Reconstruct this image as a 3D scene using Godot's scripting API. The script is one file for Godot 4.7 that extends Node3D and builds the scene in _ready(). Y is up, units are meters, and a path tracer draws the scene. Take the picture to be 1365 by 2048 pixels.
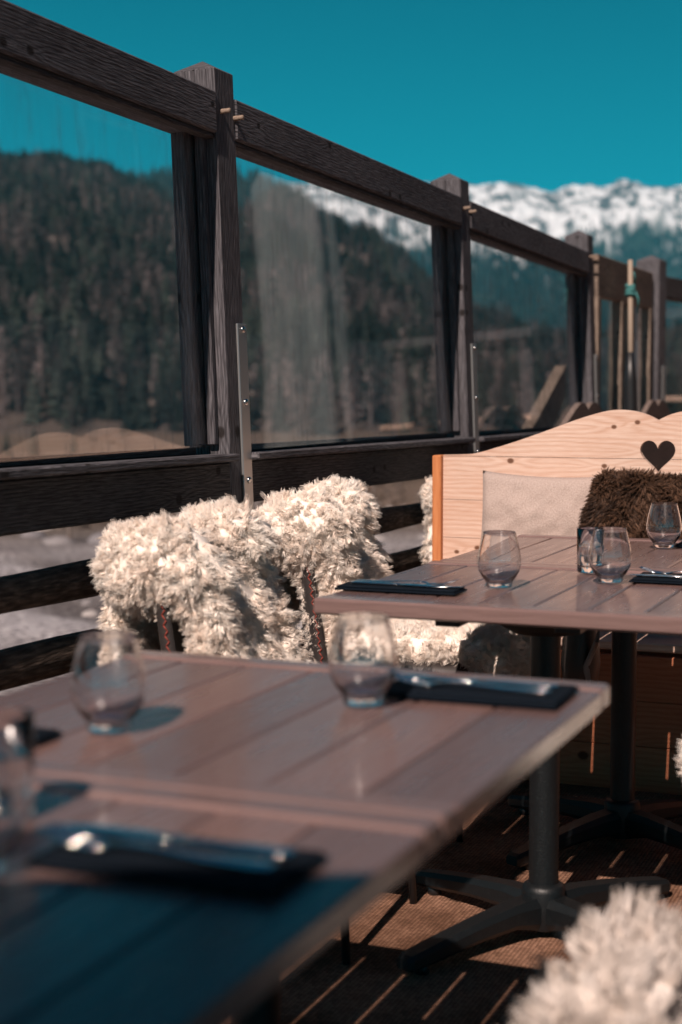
extends Node3D

const T := 0.75            # table height
var rng := RandomNumberGenerator.new()
var names := {}
var M := {}
var box_cache := {}
var LEAN := 2.2

# ------------------------------------------------------------------ naming
func numbered(called: String, parent: Node) -> String:
	var key := str(parent.get_instance_id()) + called
	if parent == self:
		key = called
	var n: int = names.get(key, 0)
	names[key] = n + 1
	return called if n == 0 else "%s_%03d" % [called, n]

func tag(o: Node3D, label := "", category := "", group := "", kind := "") -> Node3D:
	if label != "": o.set_meta("label", label)
	if category != "": o.set_meta("category", category)
	if group != "": o.set_meta("group", group)
	if kind != "": o.set_meta("kind", kind)
	return o

func thing(called: String, label: String, category: String, at := Vector3.ZERO, turn := 0.0, group := "") -> Node3D:
	var o := Node3D.new()
	o.name = numbered(called, self)
	add_child(o, true)
	o.position = at
	o.rotation.y = turn
	tag(o, label, category, group)
	return o

func part(called: String, mesh: Mesh, m: Material, parent: Node, at := Vector3.ZERO, rot := Vector3.ZERO) -> MeshInstance3D:
	var o := MeshInstance3D.new()
	o.mesh = mesh
	o.name = numbered(called, parent)
	parent.add_child(o, true)
	o.material_override = m
	o.position = at
	o.rotation = rot
	return o

func structure(called: String, mesh: Mesh, m: Material, at := Vector3.ZERO) -> MeshInstance3D:
	var o := part(called, mesh, m, self, at)
	o.set_meta("kind", "structure")
	return o

func copy_of(o: Node3D, called: String, label: String, at: Vector3, turn: float) -> Node3D:
	var c: Node3D = o.duplicate()
	c.name = numbered(called, self)
	add_child(c, true)
	c.position = at
	c.rotation.y = turn
	c.set_meta("label", label)
	return c

# ------------------------------------------------------------------ mesh helpers
func new_st() -> SurfaceTool:
	var st := SurfaceTool.new()
	st.begin(Mesh.PRIMITIVE_TRIANGLES)
	st.set_smooth_group(-1)
	return st

func tri(st: SurfaceTool, a: Vector3, b: Vector3, c: Vector3, out: Vector3, ua := Vector2.ZERO, ub := Vector2.ZERO, uc := Vector2.ZERO) -> void:
	if (b - a).cross(c - a).dot(out) > 0.0:
		st.set_uv(ua); st.add_vertex(a)
		st.set_uv(uc); st.add_vertex(c)
		st.set_uv(ub); st.add_vertex(b)
	else:
		st.set_uv(ua); st.add_vertex(a)
		st.set_uv(ub); st.add_vertex(b)
		st.set_uv(uc); st.add_vertex(c)

func uv_of(p: Vector3, out: Vector3, long: int, off: Vector2) -> Vector2:
	var n := out.abs()
	var ax := 0
	if n.y >= n.x and n.y >= n.z: ax = 1
	elif n.z >= n.x: ax = 2
	var u := p[long]
	var w := 0
	if ax == long:
		u = p[(long + 1) % 3] * 0.12
		w = (long + 2) % 3
	else:
		w = 3 - ax - long
	return Vector2(u, p[w]) + off

func chamfer_box(st: SurfaceTool, c: Vector3, s: Vector3, b: float, basis := Basis.IDENTITY, long := -1, off := Vector2.ZERO) -> void:
	var h := s * 0.5
	b = minf(b, minf(h.x, minf(h.y, h.z)) * 0.9)
	if long < 0: long = s.max_axis_index()
	var P := {}
	for sx in [-1, 1]:
		for sy in [-1, 1]:
			for sz in [-1, 1]:
				P[[sx, sy, sz, 0]] = Vector3(sx * h.x, sy * (h.y - b), sz * (h.z - b))
				P[[sx, sy, sz, 1]] = Vector3(sx * (h.x - b), sy * h.y, sz * (h.z - b))
				P[[sx, sy, sz, 2]] = Vector3(sx * (h.x - b), sy * (h.y - b), sz * h.z)
	var polys := []
	for ax in 3:
		var a1 := (ax + 1) % 3
		var a2 := (ax + 2) % 3
		for s0 in [-1, 1]:
			var face := []
			for q in [[-1, -1], [1, -1], [1, 1], [-1, 1]]:
				var k := [0, 0, 0, ax]
				k[ax] = s0; k[a1] = q[0]; k[a2] = q[1]
				face.append(P[k])
			polys.append(face)
		for s1 in [-1, 1]:
			for s2 in [-1, 1]:
				var edge := []
				for q in [[-1, a1], [1, a1], [1, a2], [-1, a2]]:
					var k := [0, 0, 0, q[1]]
					k[ax] = q[0]; k[a1] = s1; k[a2] = s2
					edge.append(P[k])
				polys.append(edge)
	for sx in [-1, 1]:
		for sy in [-1, 1]:
			for sz in [-1, 1]:
				polys.append([P[[sx, sy, sz, 0]], P[[sx, sy, sz, 1]], P[[sx, sy, sz, 2]]])
	for poly in polys:
		var mid := Vector3.ZERO
		for v in poly: mid += v
		mid /= poly.size()
		var n: Vector3 = (poly[1] - poly[0]).cross(poly[2] - poly[0]).normalized()
		if n.dot(mid) < 0.0: n = -n
		for k in range(1, poly.size() - 1):
			tri(st, c + basis * poly[0], c + basis * poly[k], c + basis * poly[k + 1], basis * n, uv_of(poly[0], n, long, off), uv_of(poly[k], n, long, off), uv_of(poly[k + 1], n, long, off))

func done(st: SurfaceTool) -> ArrayMesh:
	st.generate_normals()
	return st.commit()

func box(s: Vector3, b := 0.003, long := -1, variant := 0) -> ArrayMesh:
	var key := [s, b, long, variant]
	if box_cache.has(key): return box_cache[key]
	var st := new_st()
	var r := RandomNumberGenerator.new()
	r.seed = 71 + variant * 13
	var off := Vector2.ZERO
	if variant > 0: off = Vector2(r.randf() * 2.0, r.randf() * 0.2)
	chamfer_box(st, Vector3.ZERO, s, b, Basis.IDENTITY, long, off)
	box_cache[key] = done(st)
	return box_cache[key]

# extruded outline (in XY, thickness along Z, centred)
func prism(poly: PackedVector2Array, depth: float, off := Vector2.ZERO) -> ArrayMesh:
	var st := new_st()
	var idx := Geometry2D.triangulate_polygon(poly)
	for s in [-1.0, 1.0]:
		for k in range(0, idx.size(), 3):
			var a := poly[idx[k]]; var b := poly[idx[k + 1]]; var c := poly[idx[k + 2]]
			tri(st, Vector3(a.x, a.y, s * depth / 2), Vector3(b.x, b.y, s * depth / 2), Vector3(c.x, c.y, s * depth / 2), Vector3(0, 0, s), a + off, b + off, c + off)
	var clockwise := Geometry2D.is_polygon_clockwise(poly)
	for k in poly.size():
		var a := poly[k]; var b := poly[(k + 1) % poly.size()]
		var n := Vector3((b - a).y, -(b - a).x, 0.0)
		if clockwise: n = -n
		var a0 := Vector3(a.x, a.y, -depth / 2); var a1 := Vector3(a.x, a.y, depth / 2)
		var b0 := Vector3(b.x, b.y, -depth / 2); var b1 := Vector3(b.x, b.y, depth / 2)
		tri(st, a0, a1, b0, n, a + off, a + off + Vector2(0, depth), b + off)
		tri(st, a1, b1, b0, n, a + off + Vector2(0, depth), b + off + Vector2(0, depth), b + off)
	return done(st)

# turned shape; outline goes round the solid so that the outside lies to its right when walking upward
func lathe(outline: PackedVector2Array, seg := 40, smooth := true, ribs := 0, rib_depth := 0.0) -> ArrayMesh:
	var st := SurfaceTool.new()
	st.begin(Mesh.PRIMITIVE_TRIANGLES)
	var N := outline.size()
	var nrm := []
	for k in N - 1:
		var t := (outline[k + 1] - outline[k]).normalized()
		nrm.append(Vector2(t.y, -t.x))
	for k in N - 1:
		var na: Vector2 = nrm[k]; var nb: Vector2 = nrm[k]
		if smooth:
			if k > 0 and nrm[k - 1].dot(nrm[k]) > 0.55: na = (nrm[k - 1] + nrm[k]).normalized()
			if k < N - 2 and nrm[k + 1].dot(nrm[k]) > 0.55: nb = (nrm[k + 1] + nrm[k]).normalized()
		for i in seg:
			var t0 := TAU * i / seg; var t1 := TAU * (i + 1) / seg
			var d0 := Vector3(cos(t0), 0, sin(t0)); var d1 := Vector3(cos(t1), 0, sin(t1))
			var r0 := 1.0; var r1 := 1.0
			if ribs > 0:
				r0 += rib_depth * absf(sin(t0 * ribs / 2.0)); r1 += rib_depth * absf(sin(t1 * ribs / 2.0))
			var up := Vector3.UP
			var v := [d0 * outline[k].x * r0 + up * outline[k].y, d0 * outline[k + 1].x * r0 + up * outline[k + 1].y, d1 * outline[k + 1].x * r1 + up * outline[k + 1].y, d1 * outline[k].x * r1 + up * outline[k].y]
			var n := [(d0 * na.x + up * na.y), (d0 * nb.x + up * nb.y), (d1 * nb.x + up * nb.y), (d1 * na.x + up * na.y)]
			var uv := [Vector2(float(i) / seg, float(k) / N), Vector2(float(i) / seg, float(k + 1) / N), Vector2(float(i + 1) / seg, float(k + 1) / N), Vector2(float(i + 1) / seg, float(k) / N)]
			var out: Vector3 = (n[0] + n[1] + n[2] + n[3])
			for order in [[0, 1, 2], [0, 2, 3]]:
				var o: Array = order
				if (v[o[1]] - v[o[0]]).cross(v[o[2]] - v[o[0]]).length() < 1e-14: continue
				if (v[o[1]] - v[o[0]]).cross(v[o[2]] - v[o[0]]).dot(out) > 0.0: o = [o[0], o[2], o[1]]
				for q in o:
					st.set_normal(n[q]); st.set_uv(uv[q]); st.add_vertex(v[q])
	st.index()
	return st.commit()

# swept round tube through points, radii per point
func tube(st: SurfaceTool, pts: Array, radii: Array, seg := 8, flat := Vector2(1, 1)) -> void:
	var rings := []
	for k in pts.size():
		var d: Vector3 = (pts[mini(k + 1, pts.size() - 1)] - pts[maxi(k - 1, 0)]).normalized()
		var side := d.cross(Vector3.UP)
		if side.length() < 0.05: side = d.cross(Vector3.RIGHT)
		side = side.normalized()
		var up := side.cross(d).normalized()
		var ring := []
		for i in seg:
			var t := TAU * i / seg
			ring.append(pts[k] + (side * cos(t) * flat.x + up * sin(t) * flat.y) * radii[k])
		rings.append(ring)
	for k in pts.size() - 1:
		for i in seg:
			var j := (i + 1) % seg
			var c: Vector3 = (pts[k] + pts[k + 1]) * 0.5
			var mid: Vector3 = (rings[k][i] + rings[k + 1][j]) * 0.5 - c
			tri(st, rings[k][i], rings[k + 1][i], rings[k + 1][j], mid)
			tri(st, rings[k][i], rings[k + 1][j], rings[k][j], mid)
	for e in [0, pts.size() - 1]:
		var d: Vector3 = (pts[0] - pts[1]) if e == 0 else (pts[e] - pts[e - 1])
		for i in seg:
			tri(st, pts[e], rings[e][i], rings[e][(i + 1) % seg], d)

func smooth_st() -> SurfaceTool:
	var st := SurfaceTool.new()
	st.begin(Mesh.PRIMITIVE_TRIANGLES)
	st.set_smooth_group(0)
	return st

# ------------------------------------------------------------------ materials
func lin(r: float, g: float, b: float, a := 1.0) -> Color:
	var c := Color(r, g, b).linear_to_srgb()
	c.a = a
	return c

func plain(called: String, c: Color, rough: float, metal := 0.0, spec := 0.5) -> StandardMaterial3D:
	var m := StandardMaterial3D.new()
	m.resource_name = called
	m.albedo_color = c
	m.roughness = rough
	m.metallic = metal
	m.metallic_specular = spec
	M[called] = m
	return m

func noise_tex(freq: float, octaves: int, seed_: int, ramp: Array, size := 512) -> NoiseTexture2D:
	var n := FastNoiseLite.new()
	n.noise_type = FastNoiseLite.TYPE_SIMPLEX_SMOOTH
	n.frequency = freq
	n.fractal_octaves = octaves
	n.seed = seed_
	var t := NoiseTexture2D.new()
	t.width = size; t.height = size
	t.seamless = true
	t.noise = n
	if ramp:
		var g := Gradient.new()
		g.offsets = PackedFloat32Array(ramp.map(func(x): return x[0]))
		g.colors = PackedColorArray(ramp.map(func(x): return x[1]))
		t.color_ramp = g
	return t

# one board of wood, 2 m long and 0.25 m across: [albedo, height]
func wood_images(seed_: int, light: Color, dark: Color, rings: float, knots: int, knot_color: Color, contrast: float, streak: float, warp := 0.012, W := 1024, H := 256) -> Array:
	var r := RandomNumberGenerator.new(); r.seed = seed_
	var n := FastNoiseLite.new(); n.seed = seed_; n.frequency = 1.0; n.fractal_octaves = 3; n.noise_type = FastNoiseLite.TYPE_SIMPLEX_SMOOTH
	var ks := []
	for k in knots:
		ks.append([r.randf() * 2.0, r.randf_range(0.02, 0.23), r.randf_range(0.005, 0.011)])
	var col := Image.create(W, H, false, Image.FORMAT_RGB8)
	var hei := Image.create(W, H, false, Image.FORMAT_L8)
	for x in W:
		var a := TAU * x / W
		var cx := cos(a) * 0.32; var cz := sin(a) * 0.32
		var px := 2.0 * x / W
		for y in H:
			var py := 0.25 * y / H
			var ring := py * rings + n.get_noise_3d(cx * 3.0, py * 9.0, cz * 3.0) * rings * warp
			var knot := 0.0
			for k in ks:
				var dx: float = absf(px - k[0])
				if dx > 1.0: dx = 2.0 - dx
				var dy: float = py - k[1]
				if dx > 0.2: continue
				var d2: float = dx * dx * 0.16 + dy * dy
				ring += signf(dy) * rings * 0.018 * exp(-d2 / 0.0006)
				var kd: float = sqrt(dx * dx * 0.6 + dy * dy) / k[2]
				if kd < 1.6: knot = maxf(knot, 1.0 - smoothstep(0.7, 1.5, kd))
			var g := 0.5 + 0.5 * sin(TAU * ring)
			g = pow(g, 1.6)
			var f := n.get_noise_3d(cx * 14.0, py * 330.0, cz * 14.0) * 0.5 + 0.5
			var big := n.get_noise_3d(cx * 1.6 + 9.0, py * 4.0, cz * 1.6) * 0.5
			var v := clampf(0.5 + (0.5 - g) * contrast + (f - 0.5) * streak + big * 0.45, 0.0, 1.0)
			var c := dark.lerp(light, v)
			if knot > 0.0: c = c.lerp(knot_color, knot * 0.85)
			col.set_pixel(x, y, c)
			hei.set_pixel(x, y, Color.from_hsv(0, 0, clampf(v - knot * 0.2, 0, 1)))
	return [ImageTexture.create_from_image(col), ImageTexture.create_from_image(hei)]

func wood_material(called: String, im: Array, rough: float, relief: float, spec := 0.5, tint := Color.WHITE) -> StandardMaterial3D:
	var m := plain(called, tint, rough, 0.0, spec)
	m.albedo_texture = im[0]
	m.uv1_scale = Vector3(0.5, 4.0, 1.0)
	if relief > 0.0:
		m.heightmap_enabled = true
		m.heightmap_texture = im[1]
		m.heightmap_scale = relief
	return m

func make_materials() -> void:
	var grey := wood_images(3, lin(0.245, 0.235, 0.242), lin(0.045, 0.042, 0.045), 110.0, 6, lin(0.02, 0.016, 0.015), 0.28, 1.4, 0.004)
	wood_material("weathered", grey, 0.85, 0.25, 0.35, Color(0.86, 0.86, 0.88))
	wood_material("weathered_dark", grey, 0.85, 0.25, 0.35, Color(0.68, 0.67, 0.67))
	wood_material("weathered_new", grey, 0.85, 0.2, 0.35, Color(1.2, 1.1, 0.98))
	var pine := wood_images(8, lin(0.74, 0.575, 0.48), lin(0.52, 0.315, 0.225), 70.0, 10, lin(0.10, 0.04, 0.02), 0.34, 0.7, 0.01)
	wood_material("larch", pine, 0.55, 0.05, 0.4)
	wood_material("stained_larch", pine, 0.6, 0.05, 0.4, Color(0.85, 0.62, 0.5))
	wood_material("larch_end", pine, 0.6, 0.05, 0.4, Color(0.93, 0.7, 0.5))
	var dull := wood_images(15, lin(0.25, 0.195, 0.17), lin(0.12, 0.088, 0.075), 48.0, 6, lin(0.03, 0.015, 0.01), 0.4, 0.6, 0.02)
	wood_material("old_bench", dull, 0.75, 0.06, 0.35)
	var top := wood_images(21, lin(0.23, 0.15, 0.137), lin(0.15, 0.096, 0.088), 60.0, 0, Color.BLACK, 0.25, 0.7)
	var tm := wood_material("table_wood", top, 0.3, 0.004, 0.5)
	var gloss := noise_tex(0.012, 5, 71, [[0.2, Color(0.25, 0.25, 0.25)], [0.8, Color(0.35, 0.35, 0.35)]])
	tm.clearcoat_enabled = true; tm.clearcoat = 0.3; tm.clearcoat_roughness = 0.12
	var tm2 := wood_material("table_wood_b", top, 0.33, 0.004, 0.5, Color(0.93, 0.92, 0.92))
	tm2.clearcoat_enabled = true; tm2.clearcoat = 0.3; tm2.clearcoat_roughness = 0.16
	var tm3 := wood_material("table_wood_c", top, 0.3, 0.004, 0.5, Color(1.07, 1.04, 1.02))
	tm3.clearcoat_enabled = true; tm3.clearcoat = 0.3; tm3.clearcoat_roughness = 0.14

	for tmx in [tm, tm2, tm3]:
		tmx.roughness = 1.0
		tmx.roughness_texture = gloss
	# black cast metal, worn
	var iron := plain("iron", Color(0.5, 0.58, 0.61), 0.48, 0.0, 0.5)
	iron.albedo_texture = noise_tex(0.02, 4, 5, [[0.0, lin(0.012, 0.014, 0.016)], [0.7, lin(0.02, 0.022, 0.024)], [0.84, lin(0.035, 0.035, 0.034)], [0.95, lin(0.11, 0.1, 0.09)]])
	iron.uv1_triplanar = true; iron.uv1_scale = Vector3(9, 6, 9)
	iron.heightmap_enabled = true; iron.heightmap_texture = noise_tex(0.06, 3, 6, []); iron.heightmap_scale = 0.06
	plain("black_plastic", lin(0.012, 0.012, 0.013), 0.4)
	var leather := plain("leather", lin(0.035, 0.028, 0.026), 0.5)
	leather.uv1_triplanar = true; leather.uv1_scale = Vector3(6, 6, 6)
	leather.heightmap_enabled = true; leather.heightmap_texture = noise_tex(0.08, 3, 9, []); leather.heightmap_scale = 0.05
	plain("red_thread", lin(0.25, 0.045, 0.03), 0.8)
	var steel := plain("steel", lin(0.45, 0.46, 0.46), 0.42, 0.85)
	steel.uv1_triplanar = true; steel.uv1_scale = Vector3(3, 0.3, 3)
	plain("screw_steel", lin(0.55, 0.55, 0.55), 0.22, 1.0)
	plain("cutlery", lin(0.9, 0.91, 0.92), 0.14, 1.0)
	var peg := plain("peg_wood", lin(0.34, 0.25, 0.19), 0.8)
	peg.uv1_triplanar = true
	peg.albedo_texture = noise_tex(0.03, 3, 12, [[0.3, Color(0.7, 0.7, 0.7)], [0.7, Color(1, 1, 1)]]); peg.uv1_scale = Vector3(4, 30, 30)

	var pane := plain("pane", Color(1, 1, 1, 0.006), 0.0)
	pane.transparency = BaseMaterial3D.TRANSPARENCY_ALPHA
	var dust := plain("dust", Color(1, 1, 1, 1), 0.9, 0.0, 0.1)
	dust.transparency = BaseMaterial3D.TRANSPARENCY_ALPHA
	dust.albedo_texture = noise_tex(0.016, 5, 81, [[0.3, Color(0.7, 0.7, 0.7, 0.0)], [0.6, Color(0.7, 0.7, 0.7, 0.025)], [0.85, Color(0.7, 0.7, 0.7, 0.11)]])
	dust.uv1_triplanar = true; dust.uv1_scale = Vector3(1.6, 0.45, 1.6)
	var wall := plain("glass_wall", Color(1, 1, 1, 0.004), 0.02)
	wall.transparency = BaseMaterial3D.TRANSPARENCY_ALPHA
	var solid := plain("glass_solid", Color(1, 1, 1.0, 0.0), 0.02, 0.0, 0.72)
	solid.clearcoat_enabled = true; solid.clearcoat = 0.5; solid.clearcoat_roughness = 0.08
	solid.refraction_enabled = true; solid.refraction_scale = 0.05

	var nap := plain("napkin", lin(0.006, 0.010, 0.016), 0.9, 0.0, 0.2)
	nap.uv1_triplanar = true; nap.uv1_scale = Vector3(20, 20, 20)
	nap.heightmap_enabled = true; nap.heightmap_texture = noise_tex(0.1, 2, 31, []); nap.heightmap_scale = 0.03

	# woven floor covering
	var wv := Image.create(128, 128, false, Image.FORMAT_L8)
	var wc := Image.create(128, 128, false, Image.FORMAT_RGB8)
	var wr := RandomNumberGenerator.new(); wr.seed = 4
	var tone := []
	for k in 64: tone.append(wr.randf())
	for y in 128:
		for x in 128:
			var gx := x / 16; var gy := y / 16
			var fx := (x % 16) / 16.0 * 2.0 - 1.0; var fy := (y % 16) / 16.0 * 2.0 - 1.0
			var over := (gx + gy) % 2 == 0
			var h := (1.0 - fx * fx * 0.7) * (1.0 - pow(absf(fy), 2.5)) if over else (1.0 - fy * fy * 0.7) * (1.0 - pow(absf(fx), 2.5))
			h = clampf(h + wr.randf_range(-0.12, 0.12), 0.0, 1.0)
			wv.set_pixel(x, y, Color(h, h, h))
			var tn: float = tone[gy * 8 + gx]
			wc.set_pixel(x, y, lin(0.12, 0.062, 0.04).lerp(lin(0.56, 0.32, 0.215), clampf(0.18 + h * 0.55 + (tn - 0.5) * 0.35, 0, 1)))
	var mat := plain("woven", Color.WHITE, 0.95, 0.0, 0.2)
	mat.uv1_triplanar = true; mat.uv1_world_triplanar = true; mat.uv1_scale = Vector3(14, 14, 14)
	mat.albedo_texture = ImageTexture.create_from_image(wc)
	mat.heightmap_enabled = true; mat.heightmap_texture = ImageTexture.create_from_image(wv); mat.heightmap_scale = 0.35
	mat.detail_enabled = true
	mat.detail_blend_mode = BaseMaterial3D.BLEND_MODE_MUL
	mat.detail_uv_layer = BaseMaterial3D.DETAIL_UV_2
	mat.detail_albedo = noise_tex(0.008, 5, 15, [[0.2, Color(0.72, 0.7, 0.68)], [0.75, Color(1, 1, 1)]])
	mat.uv2_triplanar = true; mat.uv2_world_triplanar = true; mat.uv2_scale = Vector3(0.7, 0.7, 0.7)

	# wool, fur, cloth
	var wool := plain("wool", Color.WHITE, 0.9, 0.0, 0.25)
	wool.vertex_color_use_as_albedo = true
	wool.backlight_enabled = true; wool.backlight = Color(0.42, 0.4, 0.37)
	wool.rim_enabled = true; wool.rim = 0.8; wool.rim_tint = 0.5
	plain("hide", lin(0.95, 0.87, 0.79), 0.95, 0.0, 0.2)
	var fur := plain("fur", Color.WHITE, 0.5, 0.0, 0.4)
	fur.vertex_color_use_as_albedo = true
	plain("fur_hide", lin(0.025, 0.014, 0.009), 0.9, 0.0, 0.2)
	var linen := plain("linen", Color.WHITE, 0.95, 0.0, 0.2)
	linen.uv1_triplanar = true; linen.uv1_scale = Vector3(3.5, 3.5, 3.5)
	linen.albedo_texture = noise_tex(0.09, 4, 41, [[0.25, lin(0.37, 0.29, 0.255)], [0.75, lin(0.52, 0.425, 0.38)]])
	linen.heightmap_enabled = true; linen.heightmap_texture = noise_tex(0.3, 2, 42, []); linen.heightmap_scale = 0.08
	linen.rim_enabled = true; linen.rim = 0.3
	var canvas := plain("canvas", lin(0.26, 0.29, 0.3), 0.9, 0.0, 0.2)
	canvas.backlight_enabled = true; canvas.backlight = Color(0.2, 0.2, 0.18)
	plain("strap_grey", lin(0.22, 0.21, 0.21), 0.6)
	plain("rope", lin(0.05, 0.2, 0.2), 0.8)
	plain("plaster", lin(0.35, 0.35, 0.35), 0.9, 0.0, 0.2)
	plain("pole_wood", lin(0.33, 0.26, 0.2), 0.7)

	# landscape
	var earth := plain("earth", Color.WHITE, 1.0, 0.0, 0.1)
	earth.vertex_color_use_as_albedo = true
	earth.albedo_texture = noise_tex(0.03, 5, 51, [[0.25, Color(0.45, 0.45, 0.48)], [0.5, Color(0.8, 0.78, 0.77)], [0.75, Color(1, 1, 1)]])
	earth.uv1_triplanar = true; earth.uv1_world_triplanar = true; earth.uv1_scale = Vector3(0.4, 0.4, 1.1)
	var slope := plain("slope", Color.WHITE, 1.0, 0.0, 0.1)
	slope.vertex_color_use_as_albedo = true
	var needles := plain("needles", Color.WHITE, 0.9, 0.0, 0.2)
	needles.vertex_color_use_as_albedo = true
	var stone := plain("stone", Color.WHITE, 0.95, 0.0, 0.2)
	stone.vertex_color_use_as_albedo = true

# ------------------------------------------------------------------ landscape
var FWD := Vector3(-0.382, 0, -0.924)
var RGT := Vector3(0.924, 0, -0.382)

func at_px(px: float, depth: float) -> Vector3:
	return (FWD + RGT * ((px - 683.0) / 3100.0)) * depth

func table_of(xs: Array, x: float) -> float:
	if x <= xs[0][0]: return xs[0][1]
	for k in xs.size() - 1:
		if x < xs[k + 1][0]:
			var t: float = (x - xs[k][0]) / (xs[k + 1][0] - xs[k][0])
			t = t * t * (3.0 - 2.0 * t)
			return lerpf(xs[k][1], xs[k + 1][1], t)
	return xs[-1][1]

var land_noise := FastNoiseLite.new()
const NEAR_CREST := [[-3000.0, 420.0], [-1200.0, 300.0], [0.0, 345.0], [100.0, 340.0], [200.0, 358.0], [300.0, 400.0], [400.0, 470.0], [480.0, 455.0], [560.0, 405.0], [600.0, 415.0], [650.0, 455.0], [730.0, 492.0], [800.0, 535.0], [870.0, 600.0], [940.0, 655.0], [1100.0, 700.0], [1400.0, 730.0], [2500.0, 700.0], [4000.0, 620.0]]
const FAR_CREST := [[-3000.0, 480.0], [0.0, 420.0], [150.0, 390.0], [250.0, 366.0], [400.0, 352.0], [520.0, 362.0], [580.0, 395.0], [640.0, 470.0], [800.0, 600.0], [1000.0, 690.0], [2500.0, 690.0], [4000.0, 600.0]]
const SNOW_CREST := [[-3000.0, 520.0], [200.0, 430.0], [480.0, 395.0], [590.0, 372.0], [700.0, 366.0], [880.0, 372.0], [950.0, 374.0], [1000.0, 373.0], [1060.0, 382.0], [1110.0, 388.0], [1150.0, 377.0], [1200.0, 380.0], [1250.0, 368.0], [1300.0, 379.0], [1365.0, 378.0], [1700.0, 350.0], [2500.0, 420.0], [4000.0, 480.0]]

func crest_height(xs: Array, px: float, depth: float) -> float:
	return 1.16 + (778.0 - table_of(xs, px)) / 3100.0 * depth

func near_hill(px: float, d: float) -> float:
	var top := crest_height(NEAR_CREST, px, 1300.0)
	var s := clampf((d - 330.0) / 970.0, 0.0, 1.0)
	var p := at_px(px, d)
	var bump := land_noise.get_noise_2d(p.x * 0.6, p.z * 0.6) * 20.0 * sin(PI * minf(s, 1.0))
	return -12.0 + (top + 12.0) * pow(s, 0.85) + bump - maxf(d - 1300.0, 0.0) * 0.2

func far_hill(px: float, d: float) -> float:
	var top := crest_height(FAR_CREST, px, 2300.0)
	var s := clampf((d - 1500.0) / 800.0, 0.0, 1.0)
	return -14.0 + (top + 14.0) * s - maxf(d - 2300.0, 0.0) * 0.25

func snow_hill(px: float, d: float) -> float:
	var top := crest_height(SNOW_CREST, px, 5200.0)
	var s := clampf((d - 2500.0) / 2700.0, 0.0, 1.0)
	var p := at_px(px, d)
	var n := land_noise.get_noise_2d(p.x * 0.35, p.z * 0.35)
	var n2 := land_noise.get_noise_2d(p.x * 1.6 + 500.0, p.z * 1.6)
	var rough := (absf(n) * 130.0 - 40.0 + n2 * 45.0) * sin(PI * clampf(s, 0.0, 1.0)) + n2 * 14.0 * s
	return -16.0 + (top + 16.0) * s + rough - maxf(d - 5200.0, 0.0) * 0.3

func terrain(called: String, cols: PackedFloat32Array, rows: PackedFloat32Array, height: Callable, colour: Callable, m: Material) -> MeshInstance3D:
	var v := PackedVector3Array(); var c := PackedColorArray(); var idx := PackedInt32Array()
	for j in rows.size():
		for i in cols.size():
			var p := at_px(cols[i], rows[j])
			p.y = height.call(cols[i], rows[j])
			v.append(p)
			c.append(colour.call(cols[i], rows[j], p))
	var C := cols.size()
	for j in rows.size() - 1:
		for i in C - 1:
			var a := j * C + i
			idx.append_array(PackedInt32Array([a, a + C, a + 1, a + 1, a + C, a + C + 1]))
	var n := PackedVector3Array(); n.resize(v.size())
	for k in range(0, idx.size(), 3):
		var q := (v[idx[k + 2]] - v[idx[k]]).cross(v[idx[k + 1]] - v[idx[k]])
		if q.y < 0.0:
			var t := idx[k + 1]; idx[k + 1] = idx[k + 2]; idx[k + 2] = t
			q = -q
		for e in 3: n[idx[k + e]] += q
	for k in n.size(): n[k] = n[k].normalized()
	var arr := []; arr.resize(Mesh.ARRAY_MAX)
	arr[Mesh.ARRAY_VERTEX] = v; arr[Mesh.ARRAY_NORMAL] = n; arr[Mesh.ARRAY_COLOR] = c; arr[Mesh.ARRAY_INDEX] = idx
	var am := ArrayMesh.new()
	am.add_surface_from_arrays(Mesh.PRIMITIVE_TRIANGLES, arr)
	return structure(called, am, m)

func span(a: float, b: float, step: float) -> PackedFloat32Array:
	var o := PackedFloat32Array()
	var n := int(ceil((b - a) / step))
	for k in n + 1: o.append(a + (b - a) * k / n)
	return o

func conifer_mesh(r: RandomNumberGenerator, tiers: int, droop: float) -> ArrayMesh:
	var st := new_st()
	tube(st, [Vector3.ZERO, Vector3(0, 0.95, 0)], [0.018, 0.004], 5)
	for k in tiers:
		var t := float(k) / tiers
		var y := 0.1 + 0.86 * t
		var rad := 0.17 * pow(1.0 - t, 0.85) + 0.018
		var n := 9
		var tip := Vector3(0, y + 0.16 * (1.0 - t * 0.5), 0)
		for i in n:
			var a0 := TAU * (i + r.randf() * 0.5) / n
			var a1 := a0 + TAU / n * r.randf_range(0.7, 1.15)
			var r0 := rad * r.randf_range(0.6, 1.2); var r1 := rad * r.randf_range(0.6, 1.2)
			var p0 := Vector3(cos(a0) * r0, y - droop * r.randf_range(0.3, 1.3), sin(a0) * r0)
			var p1 := Vector3(cos(a1) * r1, y - droop * r.randf_range(0.3, 1.3), sin(a1) * r1)
			tri(st, tip, p0, p1, p0 + p1 + Vector3.UP * 0.1)
	return done(st)

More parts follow.
